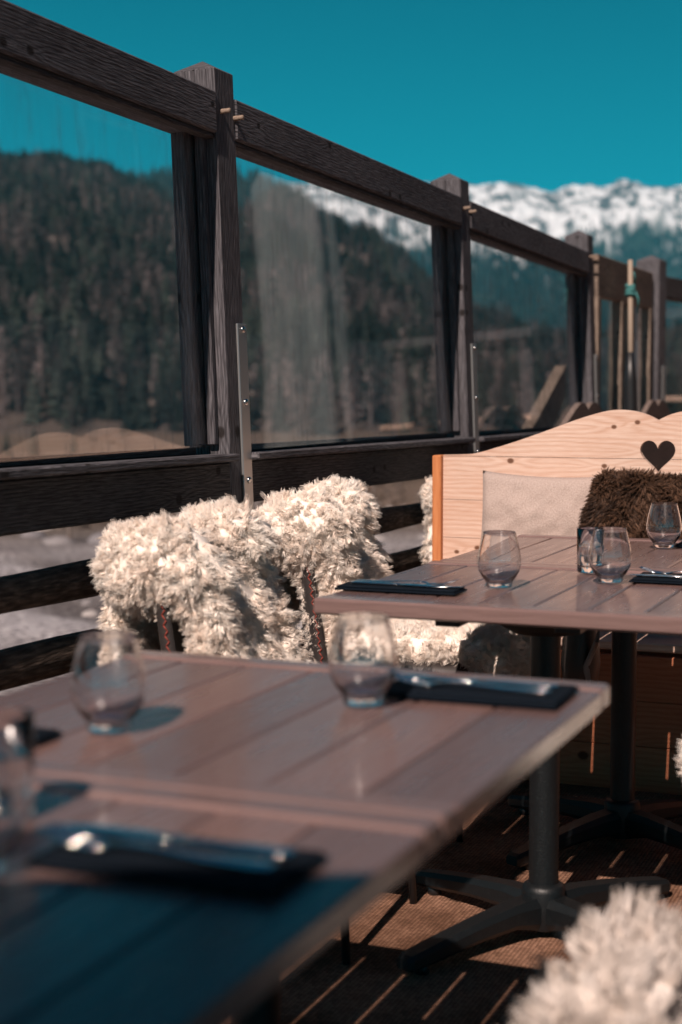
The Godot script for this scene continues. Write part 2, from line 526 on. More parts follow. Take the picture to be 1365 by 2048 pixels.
func bare_mesh(r: RandomNumberGenerator) -> ArrayMesh:
	var st := new_st()
	tube(st, [Vector3.ZERO, Vector3(0.01, 0.5, 0), Vector3(0, 1.0, 0)], [0.018, 0.012, 0.003], 5)
	for k in 46:
		var t := pow(r.randf(), 0.9)
		var y := 0.15 + 0.8 * t
		var a := r.randf() * TAU
		var l := 0.17 * (1.0 - t * 0.75) * r.randf_range(0.6, 1.2)
		var d := Vector3(cos(a) * l, l * r.randf_range(0.0, 0.6), sin(a) * l)
		var w := d.cross(Vector3.UP).normalized() * r.randf_range(0.006, 0.016)
		var b := Vector3(0, y, 0)
		tri(st, b - w * 0.3, b + d + w, b + d * 0.8 - w, Vector3.UP)
		tri(st, b + d * 0.4, b + d * 0.9 + Vector3.UP * 0.04 + w, b + d * 1.1 - w, Vector3.UP)
	return done(st)

func scatter(called: String, label: String, mesh: Mesh, m: Material, xf: Array, cols: Array, category := "trees", parent: Node = self) -> MultiMeshInstance3D:
	var mm := MultiMesh.new()
	mm.transform_format = MultiMesh.TRANSFORM_3D
	mm.use_colors = true
	mm.mesh = mesh
	mm.instance_count = xf.size()
	for k in xf.size():
		mm.set_instance_transform(k, xf[k])
		mm.set_instance_color(k, cols[k])
	var o := MultiMeshInstance3D.new()
	o.multimesh = mm
	o.material_override = m
	o.name = numbered(called, parent)
	parent.add_child(o, true)
	o.set_meta("kind", "stuff")
	if parent == self: tag(o, label, category)
	return o

func build_land() -> void:
	land_noise.seed = 77; land_noise.frequency = 0.006; land_noise.fractal_octaves = 4
	# the ground, one sheet out to the horizon
	var v := PackedVector3Array(); var c := PackedColorArray(); var idx := PackedInt32Array()
	var radii := []
	var q := 1.5
	while q < 9000.0:
		radii.append(q); q *= 1.045 if q < 400.0 else 1.3
	radii.append(9000.0)
	var A := 240
	var gn := FastNoiseLite.new(); gn.seed = 5; gn.frequency = 0.28; gn.fractal_octaves = 4
	for rr in radii:
		for i in A:
			var t := TAU * i / A
			var p := Vector3(cos(t) * rr, 0, sin(t) * rr)
			var n := gn.get_noise_2d(p.x, p.z)
			var n2 := gn.get_noise_2d(p.x * 0.2 + 90.0, p.z * 0.2)
			p.y = -1.35 - 2.2 * smoothstep(20.0, 70.0, rr) - 5.0 * smoothstep(60.0, 260.0, rr) - 6.0 * smoothstep(300.0, 900.0, rr) + n * 0.25 * smoothstep(3.0, 12.0, rr) + n2 * 1.6 * smoothstep(40.0, 120.0, rr)
			v.append(p)
			var scree := lin(0.22, 0.205, 0.205).lerp(lin(0.62, 0.61, 0.63), clampf(0.5 + n * 2.2, 0, 1))
			var grass := lin(0.16, 0.125, 0.095).lerp(lin(0.26, 0.2, 0.16), clampf(0.5 + n2 * 1.4, 0, 1))
			var k := smoothstep(24.0, 36.0, rr + n * 9.0)
			c.append(scree.lerp(grass, k).srgb_to_linear())
	for j in radii.size() - 1:
		for i in A:
			var a := j * A + i; var b := j * A + (i + 1) % A
			idx.append_array(PackedInt32Array([a, b, a + A, b, b + A, a + A]))
	var arr := []; arr.resize(Mesh.ARRAY_MAX)
	arr[Mesh.ARRAY_VERTEX] = v; arr[Mesh.ARRAY_COLOR] = c; arr[Mesh.ARRAY_INDEX] = idx
	var st := SurfaceTool.new()
	st.create_from_arrays(arr)
	st.generate_normals()
	var gm := st.commit()
	structure("ground", gm, M.earth)

	# hills and mountains
	var cols := span(-3000, -500, 250); cols.append_array(span(-480, 1500, 22)); cols.append_array(span(1600, 4000, 200))
	var rows := span(320, 1300, 28); rows.append_array(span(1340, 1900, 70))
	terrain("wooded_hill", cols, rows, near_hill, func(px, d, p): return Color(0.085, 0.068, 0.06).lerp(Color(0.2, 0.165, 0.15), smoothstep(0.12, 0.4, land_noise.get_noise_2d(p.x * 2.0, p.z * 2.0))), M.slope)
	terrain("far_hill", cols, span(1480, 2900, 60), far_hill, func(px, d, p): return Color(0.05, 0.05, 0.045), M.slope)
	var scol := span(-3000, 300, 220); scol.append_array(span(312, 1480, 4)); scol.append_array(span(1500, 4000, 120))
	var srow := span(2480, 5200, 30); srow.append_array(span(5230, 6200, 160))
	var rock_noise := FastNoiseLite.new(); rock_noise.seed = 9; rock_noise.frequency = 0.011; rock_noise.fractal_octaves = 5; rock_noise.fractal_gain = 0.6
	terrain("mountain", scol, srow, snow_hill, func(px, d, p):
		var elev: float = p.y / d
		var n := rock_noise.get_noise_2d(p.x * 0.8 + p.y * 0.7, p.z * 0.25 - p.y * 1.2)
		var snow := Color(0.78, 0.8, 0.83)
		var line: float = 0.098 + 0.010 * sin(px * 0.011) - 0.012 * smoothstep(900.0, 700.0, px) + n * 0.02
		var rock := Color(0.10, 0.105, 0.11)
		var col := snow.lerp(rock, smoothstep(0.03, 0.11, n + 0.1 * smoothstep(0.118, 0.126, elev)))
		var wood := Color(0.028, 0.04, 0.038).lerp(Color(0.5, 0.52, 0.54), smoothstep(0.2, 0.4, n) * smoothstep(0.05, 0.09, elev))
		return wood.lerp(col, smoothstep(line - 0.006, line + 0.004, elev)), M.slope)

	# woods
	var r := RandomNumberGenerator.new(); r.seed = 12
	var clump := FastNoiseLite.new(); clump.seed = 3; clump.frequency = 0.012; clump.fractal_octaves = 3
	var meshes := [conifer_mesh(r, 7, 0.05), conifer_mesh(r, 9, 0.07), conifer_mesh(r, 6, 0.03)]
	var larch := [bare_mesh(r), bare_mesh(r)]
	var xs := [[], [], [], [], []]; var cs := [[], [], [], [], []]
	for k in 27000:
		var px := r.randf_range(-700.0, 1700.0)
		var d := 335.0 + 985.0 * pow(r.randf(), 0.75)
		var p := at_px(px, d)
		p.y = near_hill(px, d) - 0.3
		var n := clump.get_noise_2d(p.x, p.z)
		var gap := land_noise.get_noise_2d(p.x * 2.0, p.z * 2.0)
		if gap > 0.3 and r.randf() < 0.75 and d < 1150.0: continue
		var bare := r.randf() < clampf(0.27 + n * 1.7, 0.03, 0.85) and d < 1150.0
		var h := r.randf_range(8.5, 16.5) * (1.25 if r.randf() < 0.15 else 1.0)
		var w := h * r.randf_range(0.85, 1.35)
		var which := 3 + r.randi() % 2 if bare else r.randi() % 3
		xs[which].append(Transform3D(Basis(Vector3.UP, r.randf() * TAU).scaled(Vector3(w, h, w)), p))
		var g := r.randf()
		cs[which].append(Color(0.045, 0.038, 0.038).lerp(Color(0.21, 0.168, 0.165), g * g) if bare else Color(0.008, 0.013, 0.012).lerp(Color(0.05, 0.06, 0.05), g * g * g))
	var lab := ["dark spruces covering the hillside behind the glass", "tall narrow spruces among the trees of the hillside", "short broad spruces among the trees of the hillside", "bare brown larches mixed into the hillside wood", "bare leafless larches on the lower hillside"]
	for k in 5:
		scatter("forest", lab[k], meshes[k] if k < 3 else larch[k - 3], M.needles, xs[k], cs[k])
	var fx := []; var fc := []
	for k in 7000:
		var px := r.randf_range(-600.0, 1500.0)
		var d := r.randf_range(1750.0, 2320.0)
		var p := at_px(px, d); p.y = far_hill(px, d) - 0.3
		var h := r.randf_range(14.0, 24.0)
		fx.append(Transform3D(Basis(Vector3.UP, r.randf() * TAU).scaled(Vector3(h * 1.2, h, h * 1.2)), p))
		fc.append(Color(0.02, 0.03, 0.028).lerp(Color(0.05, 0.06, 0.052), r.randf()))
	scatter("forest", "bluish spruces on the ridge beyond the near hillside", meshes[0], M.needles, fx, fc)
	fx = []; fc = []
	for k in 16000:
		var px := r.randf_range(500.0, 1700.0)
		var d := 2600.0 + 2100.0 * r.randf()
		var p := at_px(px, d); p.y = snow_hill(px, d) - 0.5
		var e := p.y / d
		if e > 0.092 + r.randf_range(-0.02, 0.012): continue
		var h := r.randf_range(16.0, 30.0)
		fx.append(Transform3D(Basis(Vector3.UP, r.randf() * TAU).scaled(Vector3(h * 1.5, h, h * 1.5)), p))
		fc.append(Color(0.02, 0.03, 0.028).lerp(Color(0.055, 0.065, 0.06), r.randf()))
	scatter("forest", "hazy blue forest below the snow line of the mountain", meshes[2], M.needles, fx, fc)

	# stones and dry bushes on the open ground below the terrace
	var sp := SphereMesh.new(); sp.radius = 0.5; sp.height = 0.8; sp.radial_segments = 9; sp.rings = 6
	var sx := []; var sc := []
	for k in 900:
		var px := r.randf_range(-900.0, 1500.0)
		var d := 14.0 + 60.0 * pow(r.randf(), 0.7)
		var p := at_px(px, d)
		var rr := Vector2(p.x, p.z).length()
		p.y = -1.42 - 2.2 * smoothstep(20.0, 70.0, rr)
		var s := r.randf_range(0.1, 0.6) * (0.35 if d < 24.0 else 1.0)
		sx.append(Transform3D(Basis.from_euler(Vector3(r.randf() * 3.0, r.randf() * 6.0, r.randf() * 3.0)).scaled(Vector3(s, s * 0.7, s * 1.3)), p))
		sc.append(Color(0.2, 0.19, 0.2).lerp(Color(0.55, 0.5, 0.47), r.randf()))
	scatter("rubble", "pale stones strewn over the ground below the terrace", sp, M.stone, sx, sc, "stones")
	sx = []; sc = []
	for k in 420:
		var px := r.randf_range(-900.0, 1500.0)
		var d := r.randf_range(25.0, 120.0)
		var p := at_px(px, d)
		var rr := Vector2(p.x, p.z).length()
		p.y = -1.4 - 2.2 * smoothstep(20.0, 70.0, rr) - 5.0 * smoothstep(60.0, 260.0, rr)
		var h := r.randf_range(0.5, 1.5)
		sx.append(Transform3D(Basis(Vector3.UP, r.randf() * TAU).scaled(Vector3(h * 2.2, h, h * 2.2)), p))
		sc.append(Color(0.1, 0.1, 0.1).lerp(Color(0.3, 0.22, 0.18), r.randf()))
	scatter("undergrowth", "dry bushes on the slope below the terrace", larch[0], M.needles, sx, sc, "bushes")
	# a few lone spruces on the meadow
	for a in [[15.0, 190.0, 4.2], [70.0, 195.0, 4.8], [150.0, 205.0, 3.8]]:
		var p := at_px(a[0], a[1]); p.y = -8.0
		var o := thing("spruce_tree", "small dark spruce %s on the brown meadow behind the left pane" % ["standing leftmost", "standing between its two neighbours", "standing nearest the first post"][[15.0, 70.0, 150.0].find(a[0])], "tree", p, a[0], "lone spruces on the meadow")
		var crown := part("crown", meshes[1], M.needles_dark, o)
		crown.scale = Vector3(a[2], a[2], a[2])

# ------------------------------------------------------------------ fence with panes
func post(parent: Node, z0: float, z1: float, h: float, variant: int, strap := true) -> void:
	var w := 0.125; var d := z1 - z0
	var zc := (z0 + z1) / 2
	part("post", box(Vector3(w / 2 - 0.001, h, d), 0.004, 1, variant), M.weathered, parent, Vector3(-w / 4, h / 2, zc))
	var back := part("post", box(Vector3(w / 2 - 0.001, h, d - 0.004), 0.004, 1, variant + 40), M.weathered, parent, Vector3(-w * 0.75 - 0.001, h / 2, zc))
	# low pyramid on top
	var st := new_st()
	var hw := w / 2 - 0.004; var hd := d / 2 - 0.004
	var cr := [Vector3(-hw, 0, -hd), Vector3(hw, 0, -hd), Vector3(hw, 0, hd), Vector3(-hw, 0, hd)]
	var ap := Vector3(0, 0.032, 0)
	for k in 4: tri(st, cr[k], cr[(k + 1) % 4], ap, cr[k] + cr[(k + 1) % 4] + Vector3.UP * 0.1, Vector2(cr[k].x, cr[k].z), Vector2(cr[(k + 1) % 4].x, cr[(k + 1) % 4].z), Vector2.ZERO)
	part("post_top", done(st), M.weathered, parent, Vector3(-w / 2, h - 0.001, zc))
	for pz in [[z1 - 0.032, h - 0.115], [z0 + 0.006, h - 0.121]]:
		var ps := smooth_st()
		tube(ps, [Vector3(-0.03, 0, 0), Vector3(0.027, 0.001, 0.001), Vector3(0.029, 0.001, 0.001)], [0.0068, 0.0066, 0.0045], 10)
		part("peg", done(ps), M.peg_wood, parent, Vector3(0, pz[1], pz[0]))
	if strap:
		var s := part("steel_strap", box(Vector3(0.007, 1.0, 0.055), 0.0015), M.steel, parent, Vector3(0.0045, 0.84, z0 + 0.026))
		for y in [0.484, 0.285, 0.07, -0.16, -0.4]:
			var sc := smooth_st()
			tube(sc, [Vector3(0.003, 0, 0), Vector3(0.006, 0, 0), Vector3(0.0085, 0, 0), Vector3(0.0095, 0, 0)], [0.0095, 0.0095, 0.0075, 0.004], 14)
			part("screw", done(sc), M.screw_steel, s, Vector3(0, y, -0.002))

func bay(parent: Node, zf: float, zn: float, variant: int) -> void:
	var l := zn - zf; var zc := (zf + zn) / 2
	var by := 1.9 + 0.0205 * (zc + 3.73)
	var sy := 0.988 + 0.0085 * (zc + 3.83)
	part("top_beam", box(Vector3(0.118, 0.112, l), 0.005, 2, variant), M.weathered, parent, Vector3(-0.055, by, zc), Vector3(-0.0205, 0, 0))
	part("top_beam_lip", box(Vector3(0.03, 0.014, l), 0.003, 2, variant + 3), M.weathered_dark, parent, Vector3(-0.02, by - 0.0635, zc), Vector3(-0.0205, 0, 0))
	part("glass_pane", box(Vector3(0.008, by - sy - 0.02, l - 0.004), 0.001), M.pane, parent, Vector3(-0.062, (by + sy) / 2, zc))
	part("dust_film", box(Vector3(0.0004, by - sy - 0.03, l - 0.05), 0.0001), M.dust, parent, Vector3(-0.0572, (by + sy) / 2, zc))
	part("sill_cap", box(Vector3(0.15, 0.021, l), 0.004, 2, variant + 1), M.weathered, parent, Vector3(-0.045, sy - 0.012, zc), Vector3(-0.0085, 0, 0))
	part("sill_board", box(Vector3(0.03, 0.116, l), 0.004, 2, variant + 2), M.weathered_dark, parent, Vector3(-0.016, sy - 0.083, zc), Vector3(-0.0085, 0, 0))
	for s in [0, 1]:
		var e: float = zn - 0.0115 if s == 0 else zf + 0.0115
		part("glazing_stop", box(Vector3(0.026, by - sy - 0.03, 0.022), 0.003, 1, variant + 5 + s), M.weathered, parent, Vector3(-0.044, (by + sy) / 2, e))
		e = zn - 0.031 if s == 0 else zf + 0.031
		part("outer_stile", box(Vector3(0.04, by - sy - 0.03, 0.06), 0.003, 1, variant + 7 + s), M.weathered, parent, Vector3(-0.0875, (by + sy) / 2, e))
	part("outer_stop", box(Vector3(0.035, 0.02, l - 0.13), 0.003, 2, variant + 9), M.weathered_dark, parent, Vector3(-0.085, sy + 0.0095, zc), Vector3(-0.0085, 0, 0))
	# half-round rails
	for y in [0.731, 0.568, 0.41, 0.24]:
		var st := smooth_st()
		var pts := []; var rad := []
		for k in 13:
			var t := k / 12.0
			pts.append(Vector3(-0.03 + 0.004 * sin(t * 9.0 + y * 20.0), 0.004 * sin(t * 5.0 + y * 30.0), -l / 2 + l * t))
			rad.append(0.042 + 0.003 * sin(t * 13.0 + y * 50.0 + variant))
		tube(st, pts, rad, 12, Vector2(0.75, 1.0))
		part("rail", done(st), M.rail_wood, parent, Vector3(0.0, y + 0.0085 * (zc + 2.9), zc), Vector3(-0.0085, 0, 0))

func build_fence() -> void:
	var f := thing("windscreen_fence", "dark weathered timber fence with large glass panes, pegged posts and lower rails", "fence", Vector3(-1.9 + tan(deg_to_rad(LEAN)) * 1.5, 0, -0.018))
	f.rotation.z = deg_to_rad(LEAN)
	var P := [[-1.735, -1.62], [-3.862, -3.745], [-5.965, -5.85], [-8.09, -7.975]]
	for k in 4: post(f, P[k][0], P[k][1], [2.05, 2.02, 1.985, 1.96][k], 3 + k * 11)
	for k in 3: bay(f, P[k + 1][1], P[k][0], 5 + k * 10)
	bay(f, P[0][1], 0.45, 35)
	# fence beyond the gate: it swings a little towards the deck
	var g := thing("corner_post_fence", "weathered glass fence beyond the gate, starting at a thick grey post", "fence", Vector3(-1.86, 0, -9.62), deg_to_rad(-8.0))
	part("post", box(Vector3(0.15, 1.95, 0.14), 0.005, 1, 9), M.weathered, g, Vector3(-0.075, 0.975, -0.07))
	var st := new_st()
	for k in 4:
		var cr := [Vector3(-0.07, 0, -0.065), Vector3(0.07, 0, -0.065), Vector3(0.07, 0, 0.065), Vector3(-0.07, 0, 0.065)]
		tri(st, cr[k], cr[(k + 1) % 4], Vector3(0, 0.035, 0), cr[k] + cr[(k + 1) % 4] + Vector3.UP * 0.1)
	part("post_top", done(st), M.weathered, g, Vector3(-0.075, 1.949, -0.07))
	part("top_beam", box(Vector3(0.118, 0.13, 2.2), 0.005, 2, 91), M.weathered_dark, g, Vector3(-0.06, 1.79, -1.242))
	part("glass_pane", box(Vector3(0.008, 0.74, 2.2), 0.001), M.pane, g, Vector3(-0.062, 1.35, -1.242))
	part("sill_board", box(Vector3(0.04, 0.13, 2.2), 0.005, 2, 92), M.weathered_dark, g, Vector3(-0.05, 0.9, -1.242))
	part("lower_board", box(Vector3(0.04, 0.14, 2.2), 0.005, 2, 93), M.weathered_dark, g, Vector3(-0.05, 0.6, -1.242))
	part("steel_strap", box(Vector3(0.007, 1.0, 0.055), 0.0015), M.steel, g, Vector3(0.0045, 0.8, -0.1))

func build_gate() -> void:
	var g := thing("gate", "brown grey wooden gate with glass between its stiles beyond the third post", "gate", Vector3(-1.915, 0, 0))
	var zf := -9.58; var zn := -8.12
	part("top_rail", box(Vector3(0.05, 0.22, zn - zf), 0.004, 2, 61), M.weathered_new, g, Vector3(0, 1.755, (zf + zn) / 2))
	part("bottom_panel", box(Vector3(0.05, 0.6, zn - zf), 0.004, 2, 62), M.weathered, g, Vector3(0, 0.45, (zf + zn) / 2))
	for z in [zn - 0.02, -8.72, -9.0, -9.52]:
		part("stile", box(Vector3(0.06, 0.9, 0.07), 0.004, 1, 63), M.weathered_new, g, Vector3(0.001, 1.195, z))
	part("glass_pane", box(Vector3(0.006, 0.89, zn - zf - 0.1), 0.001), M.pane, g, Vector3(-0.006, 1.197, (zf + zn) / 2))
	# stick tied with rope
	var s := thing("tool_handle", "pale wooden stick with a dark lower end tied upright to the gate", "stick", Vector3(-1.80, 0, -8.55))
	var st := smooth_st()
	tube(st, [Vector3(0, 1.0, 0.0), Vector3(0, 1.86, 0.06)], [0.014, 0.013], 10)
	part("handle", done(st), M.pole_wood, s)
	st = smooth_st()
	tube(st, [Vector3(0.02, 0.3, 0.02), Vector3(0.01, 0.7, 0.02), Vector3(0, 1.2, 0.02), Vector3(0, 1.36, 0.025)], [0.035, 0.045, 0.036, 0.02], 12)
	part("sleeve", done(st), M.black_plastic, s)
	var rp := thing("rope", "teal rope knotted round the stick at the gate", "rope", Vector3(-1.80, 1.7, -8.503))
	st = smooth_st()
	for k in 4:
		var pts := []; var rad := []
		for i in 13:
			var a := TAU * i / 12
			pts.append(Vector3(cos(a) * 0.023, -0.03 + k * 0.018 + 0.008 * sin(a + k), sin(a) * 0.023)); rad.append(0.008)
		tube(st, pts, rad, 6)
	tube(st, [Vector3(0.02, 0.02, 0), Vector3(0.03, 0.06, 0.03), Vector3(0.03, 0.09, 0.06)], [0.007, 0.006, 0.004], 6)
	tube(st, [Vector3(0.02, 0.0, 0), Vector3(0.04, -0.05, -0.02), Vector3(0.035, -0.13, -0.03)], [0.008, 0.007, 0.005], 6)
	part("knot", done(st), M.rope, rp)

	var b := thing("timber_brace", "pale diagonal timber brace standing outside the third pane", "plank", Vector3(-2.2, 0, 0))
	var poly := PackedVector2Array([Vector2(8.56, 1.29), Vector2(8.56, 1.13), Vector2(8.05, 0.80), Vector2(7.55, 0.80)])
	part("plank", prism(poly, 0.06), M.weathered_new, b, Vector3.ZERO, Vector3(0, PI / 2, 0))
	var poly2 := PackedVector2Array([Vector2(8.5, 0.98), Vector2(8.1, 0.72), Vector2(8.9, 0.72)])
	part("wedge", prism(poly2, 0.05), M.weathered_dark, b, Vector3(-0.06, 0, 0), Vector3(0, PI / 2, 0))

# ------------------------------------------------------------------ tables
func make_table(label: String, at: Vector3, poles := true) -> Node3D:
	var t := thing("bistro_table", label, "table", at, 0.0, "slatted tables along the fence")
	var W := 0.75; var L := 0.728; var th := 0.032
	var nsl := 7
	var gap := 0.0034
	var sw := (W - gap * (nsl - 1)) / nsl
	var eb := 0.048
	for k in nsl:
		var x := -W / 2 + sw / 2 + k * (sw + gap)
		part("slat", box(Vector3(sw, th - 0.003, L - eb * 2 - 0.003), 0.003, 2, 100 + (k * 3) % 5), [M.table_wood, M.table_wood_b, M.table_wood_c][(k * 2 + 1) % 3], t, Vector3(x, T - th / 2 - 0.0015, 0))
	for s in [-1, 1]:
		part("end_board", box(Vector3(W, th, eb), 0.0045, 0, 107 + s), M.table_wood, t, Vector3(0, T - th / 2, s * (L - eb) / 2))
		part("batten", box(Vector3(0.05, 0.02, L - 0.14), 0.002, 2, 110), M.black_plastic, t, Vector3(s * 0.12, T - th - 0.011, 0))
	# pedestal
	var prof := PackedVector2Array([Vector2(0.0, 0.02), Vector2(0.042, 0.02), Vector2(0.0455, 0.03), Vector2(0.0455, 0.10), Vector2(0.043, 0.110), Vector2(0.037, 0.114), Vector2(0.0315, 0.116), Vector2(0.0315, 0.648), Vector2(0.07, 0.652), Vector2(0.098, 0.668), Vector2(0.108, 0.69), Vector2(0.108, 0.7), Vector2(0.0, 0.7)])
	part("pole", lathe(prof, 32), M.iron, t)
	for k in 4:
		var a := deg_to_rad(29.0) + k * PI / 2
		var d := Vector3(cos(a), 0, sin(a))
		var st := smooth_st()
		var st2 := new_st()
		# tapered flat foot that slopes down to its tip
		var sec := [[0.03, 0.092, 0.029, 0.07], [0.10, 0.088, 0.027, 0.05], [0.2, 0.076, 0.025, 0.042], [0.33, 0.056, 0.024, 0.036], [0.385, 0.046, 0.0225, 0.032], [0.396, 0.04, 0.018, 0.022]]
		var side := Vector3(-d.z, 0, d.x)
		var rings := []
		for q in sec:
			var c: Vector3 = d * q[0] + Vector3(0, q[1] - q[3] / 2.0, 0)
			var hw: float = q[2]; var hh: float = q[3] / 2.0
			var ring := []
			for e in [[-1.0, -0.6], [-0.8, -1.0], [0.8, -1.0], [1.0, -0.6], [1.0, 0.45], [0.7, 1.0], [-0.7, 1.0], [-1.0, 0.45]]:
				ring.append(c + side * hw * e[0] + Vector3.UP * hh * e[1])
			rings.append([c, ring])
		for q in sec.size() - 1:
			for e in 8:
				var f := (e + 1) % 8
				var mid: Vector3 = (rings[q][1][e] + rings[q + 1][1][f]) / 2.0 - (rings[q][0] + rings[q + 1][0]) / 2.0
				tri(st2, rings[q][1][e], rings[q + 1][1][e], rings[q + 1][1][f], mid)
				tri(st2, rings[q][1][e], rings[q + 1][1][f], rings[q][1][f], mid)
		for e in 8: tri(st2, rings[5][0], rings[5][1][e], rings[5][1][(e + 1) % 8], d)
		var foot := part("foot", done(st2), M.iron, t)
		tube(st, [d * 0.345 + Vector3(0, 0.0, 0), d * 0.345 + Vector3(0, 0.014, 0), d * 0.345 + Vector3(0, 0.03, 0)], [0.016, 0.016, 0.007], 12)
		part("glide", done(st), M.black_plastic, foot)
	return t

# ------------------------------------------------------------------ tableware
func tumbler(label: String, at: Vector3) -> Node3D:
	var g := thing("tumbler_glass", label, "glass", at, 0.0, "stemless glasses on the tables")
	var o := PackedVector2Array([Vector2(0.0, 0.003), Vector2(0.01, 0.0026), Vector2(0.019, 0.0012), Vector2(0.0225, 0.0003), Vector2(0.025, 0.0009), Vector2(0.0268, 0.003), Vector2(0.0275, 0.0075), Vector2(0.0287, 0.0135), Vector2(0.036, 0.0225)])
	var prof := [[0.0425, 0.035], [0.0455, 0.05], [0.0448, 0.062], [0.0422, 0.078], [0.0385, 0.094], [0.035, 0.108], [0.0335, 0.1145]]
	for q in prof: o.append(Vector2(q[0], q[1]))
	for q in [Vector2(0.0333, 0.1154), Vector2(0.0328, 0.1157), Vector2(0.0323, 0.1154)]: o.append(q)
	for k in range(prof.size() - 1, -1, -1): o.append(Vector2(prof[k][0] - 0.0014, prof[k][1]))
	for q in [Vector2(0.034, 0.0255), Vector2(0.028, 0.0185), Vector2(0.022, 0.0135), Vector2(0.013, 0.0103), Vector2(0.005, 0.0092), Vector2(0.0, 0.009)]: o.append(q)
	part("bowl", lathe(o, 64), M.glass_solid, g)
	return g

func ribbed_glass(label: String, at: Vector3) -> Node3D:
	var g := thing("ribbed_glass", label, "glass", at, 0.0, "ribbed glasses on the tables")
	var o := PackedVector2Array([Vector2(0.0, 0.0005), Vector2(0.025, 0.0005), Vector2(0.027, 0.003), Vector2(0.0275, 0.04), Vector2(0.0285, 0.098), Vector2(0.0275, 0.0995), Vector2(0.0262, 0.098), Vector2(0.0245, 0.04), Vector2(0.023, 0.018), Vector2(0.015, 0.0145), Vector2(0.0, 0.014)])
	part("body", lathe(o, 96, true, 12, 0.05), M.glass_solid, g)
	var w := PackedVector2Array([Vector2(0.0, 0.0165), Vector2(0.0215, 0.0188), Vector2(0.0232, 0.03), Vector2(0.0236, 0.058), Vector2(0.0, 0.058)])
	part("water", lathe(w, 48), M.glass_solid, g)
	return g

func knife_mesh() -> ArrayMesh:
	var st := smooth_st()
	# along +X: handle then blade
	tube(st, [Vector3(0, 0.004, 0), Vector3(0.003, 0.004, 0), Vector3(0.012, 0.004, 0), Vector3(0.06, 0.0042, 0), Vector3(0.095, 0.004, 0), Vector3(0.105, 0.004, 0.0)], [0.003, 0.0075, 0.0092, 0.0078, 0.0058, 0.0045], 14, Vector2(1.0, 0.24))
	tube(st, [Vector3(0.1, 0.004, 0), Vector3(0.115, 0.004, 0.001), Vector3(0.15, 0.004, 0.002), Vector3(0.2, 0.004, 0.001), Vector3(0.222, 0.004, -0.004), Vector3(0.228, 0.004, -0.006)], [0.004, 0.0095, 0.0108, 0.010, 0.006, 0.001], 14, Vector2(1.0, 0.16))
	return done(st)

func fork_mesh() -> ArrayMesh:
	var st := smooth_st()
	tube(st, [Vector3(0, 0.004, 0), Vector3(0.003, 0.004, 0), Vector3(0.012, 0.004, 0), Vector3(0.06, 0.0045, 0), Vector3(0.105, 0.008, 0), Vector3(0.135, 0.009, 0), Vector3(0.15, 0.006, 0)], [0.003, 0.0075, 0.009, 0.0068, 0.0042, 0.004, 0.006], 14, Vector2(1.0, 0.24))
	tube(st, [Vector3(0.147, 0.0065, 0), Vector3(0.157, 0.004, 0), Vector3(0.168, 0.0035, 0)], [0.0055, 0.0118, 0.0125], 12, Vector2(1.0, 0.16))
	for k in 4:
		var z := (k - 1.5) * 0.0068
		tube(st, [Vector3(0.164, 0.0035, z), Vector3(0.186, 0.006, z), Vector3(0.207, 0.013, z * 0.95), Vector3(0.213, 0.0155, z * 0.95)], [0.0024, 0.0022, 0.0018, 0.0008], 6, Vector2(1.0, 0.7))
	return done(st)

func setting(where: String, at: Vector3, turn: float, size: Vector2, knife_z := -0.025, fork_z := 0.015, fork_turn := 0.0) -> void:
	var n := thing("napkin", "folded dark navy napkin " + where, "napkin", at, turn, "dark napkins laid on the tables")
	part("lower_fold", box(Vector3(size.x, 0.004, size.y), 0.0015), M.napkin, n, Vector3(0, 0.0022, 0))
	part("upper_fold", box(Vector3(size.x - 0.006, 0.004, size.y - 0.01), 0.0018), M.napkin, n, Vector3(0.001, 0.0064, 0.002), Vector3(0, 0.01, 0.0))
	var b := Basis(Vector3.UP, turn)
	var k := thing("table_knife", "steel table knife lying on the napkin " + where, "knife", at + b * Vector3(size.x * 0.42, 0.0085, knife_z), turn + PI, "knives on the napkins")
	part("blade_and_handle", M.knife, M.cutlery, k).scale = Vector3(1.05, 1.0, 1.2)
	var f := thing("table_fork", "steel table fork lying on the napkin " + where, "fork", at + b * Vector3(size.x * 0.42, 0.0085, fork_z), turn + PI + fork_turn, "forks on the napkins")
	part("tines_and_handle", M.fork, M.cutlery, f).scale = Vector3(1.05, 1.0, 1.15)

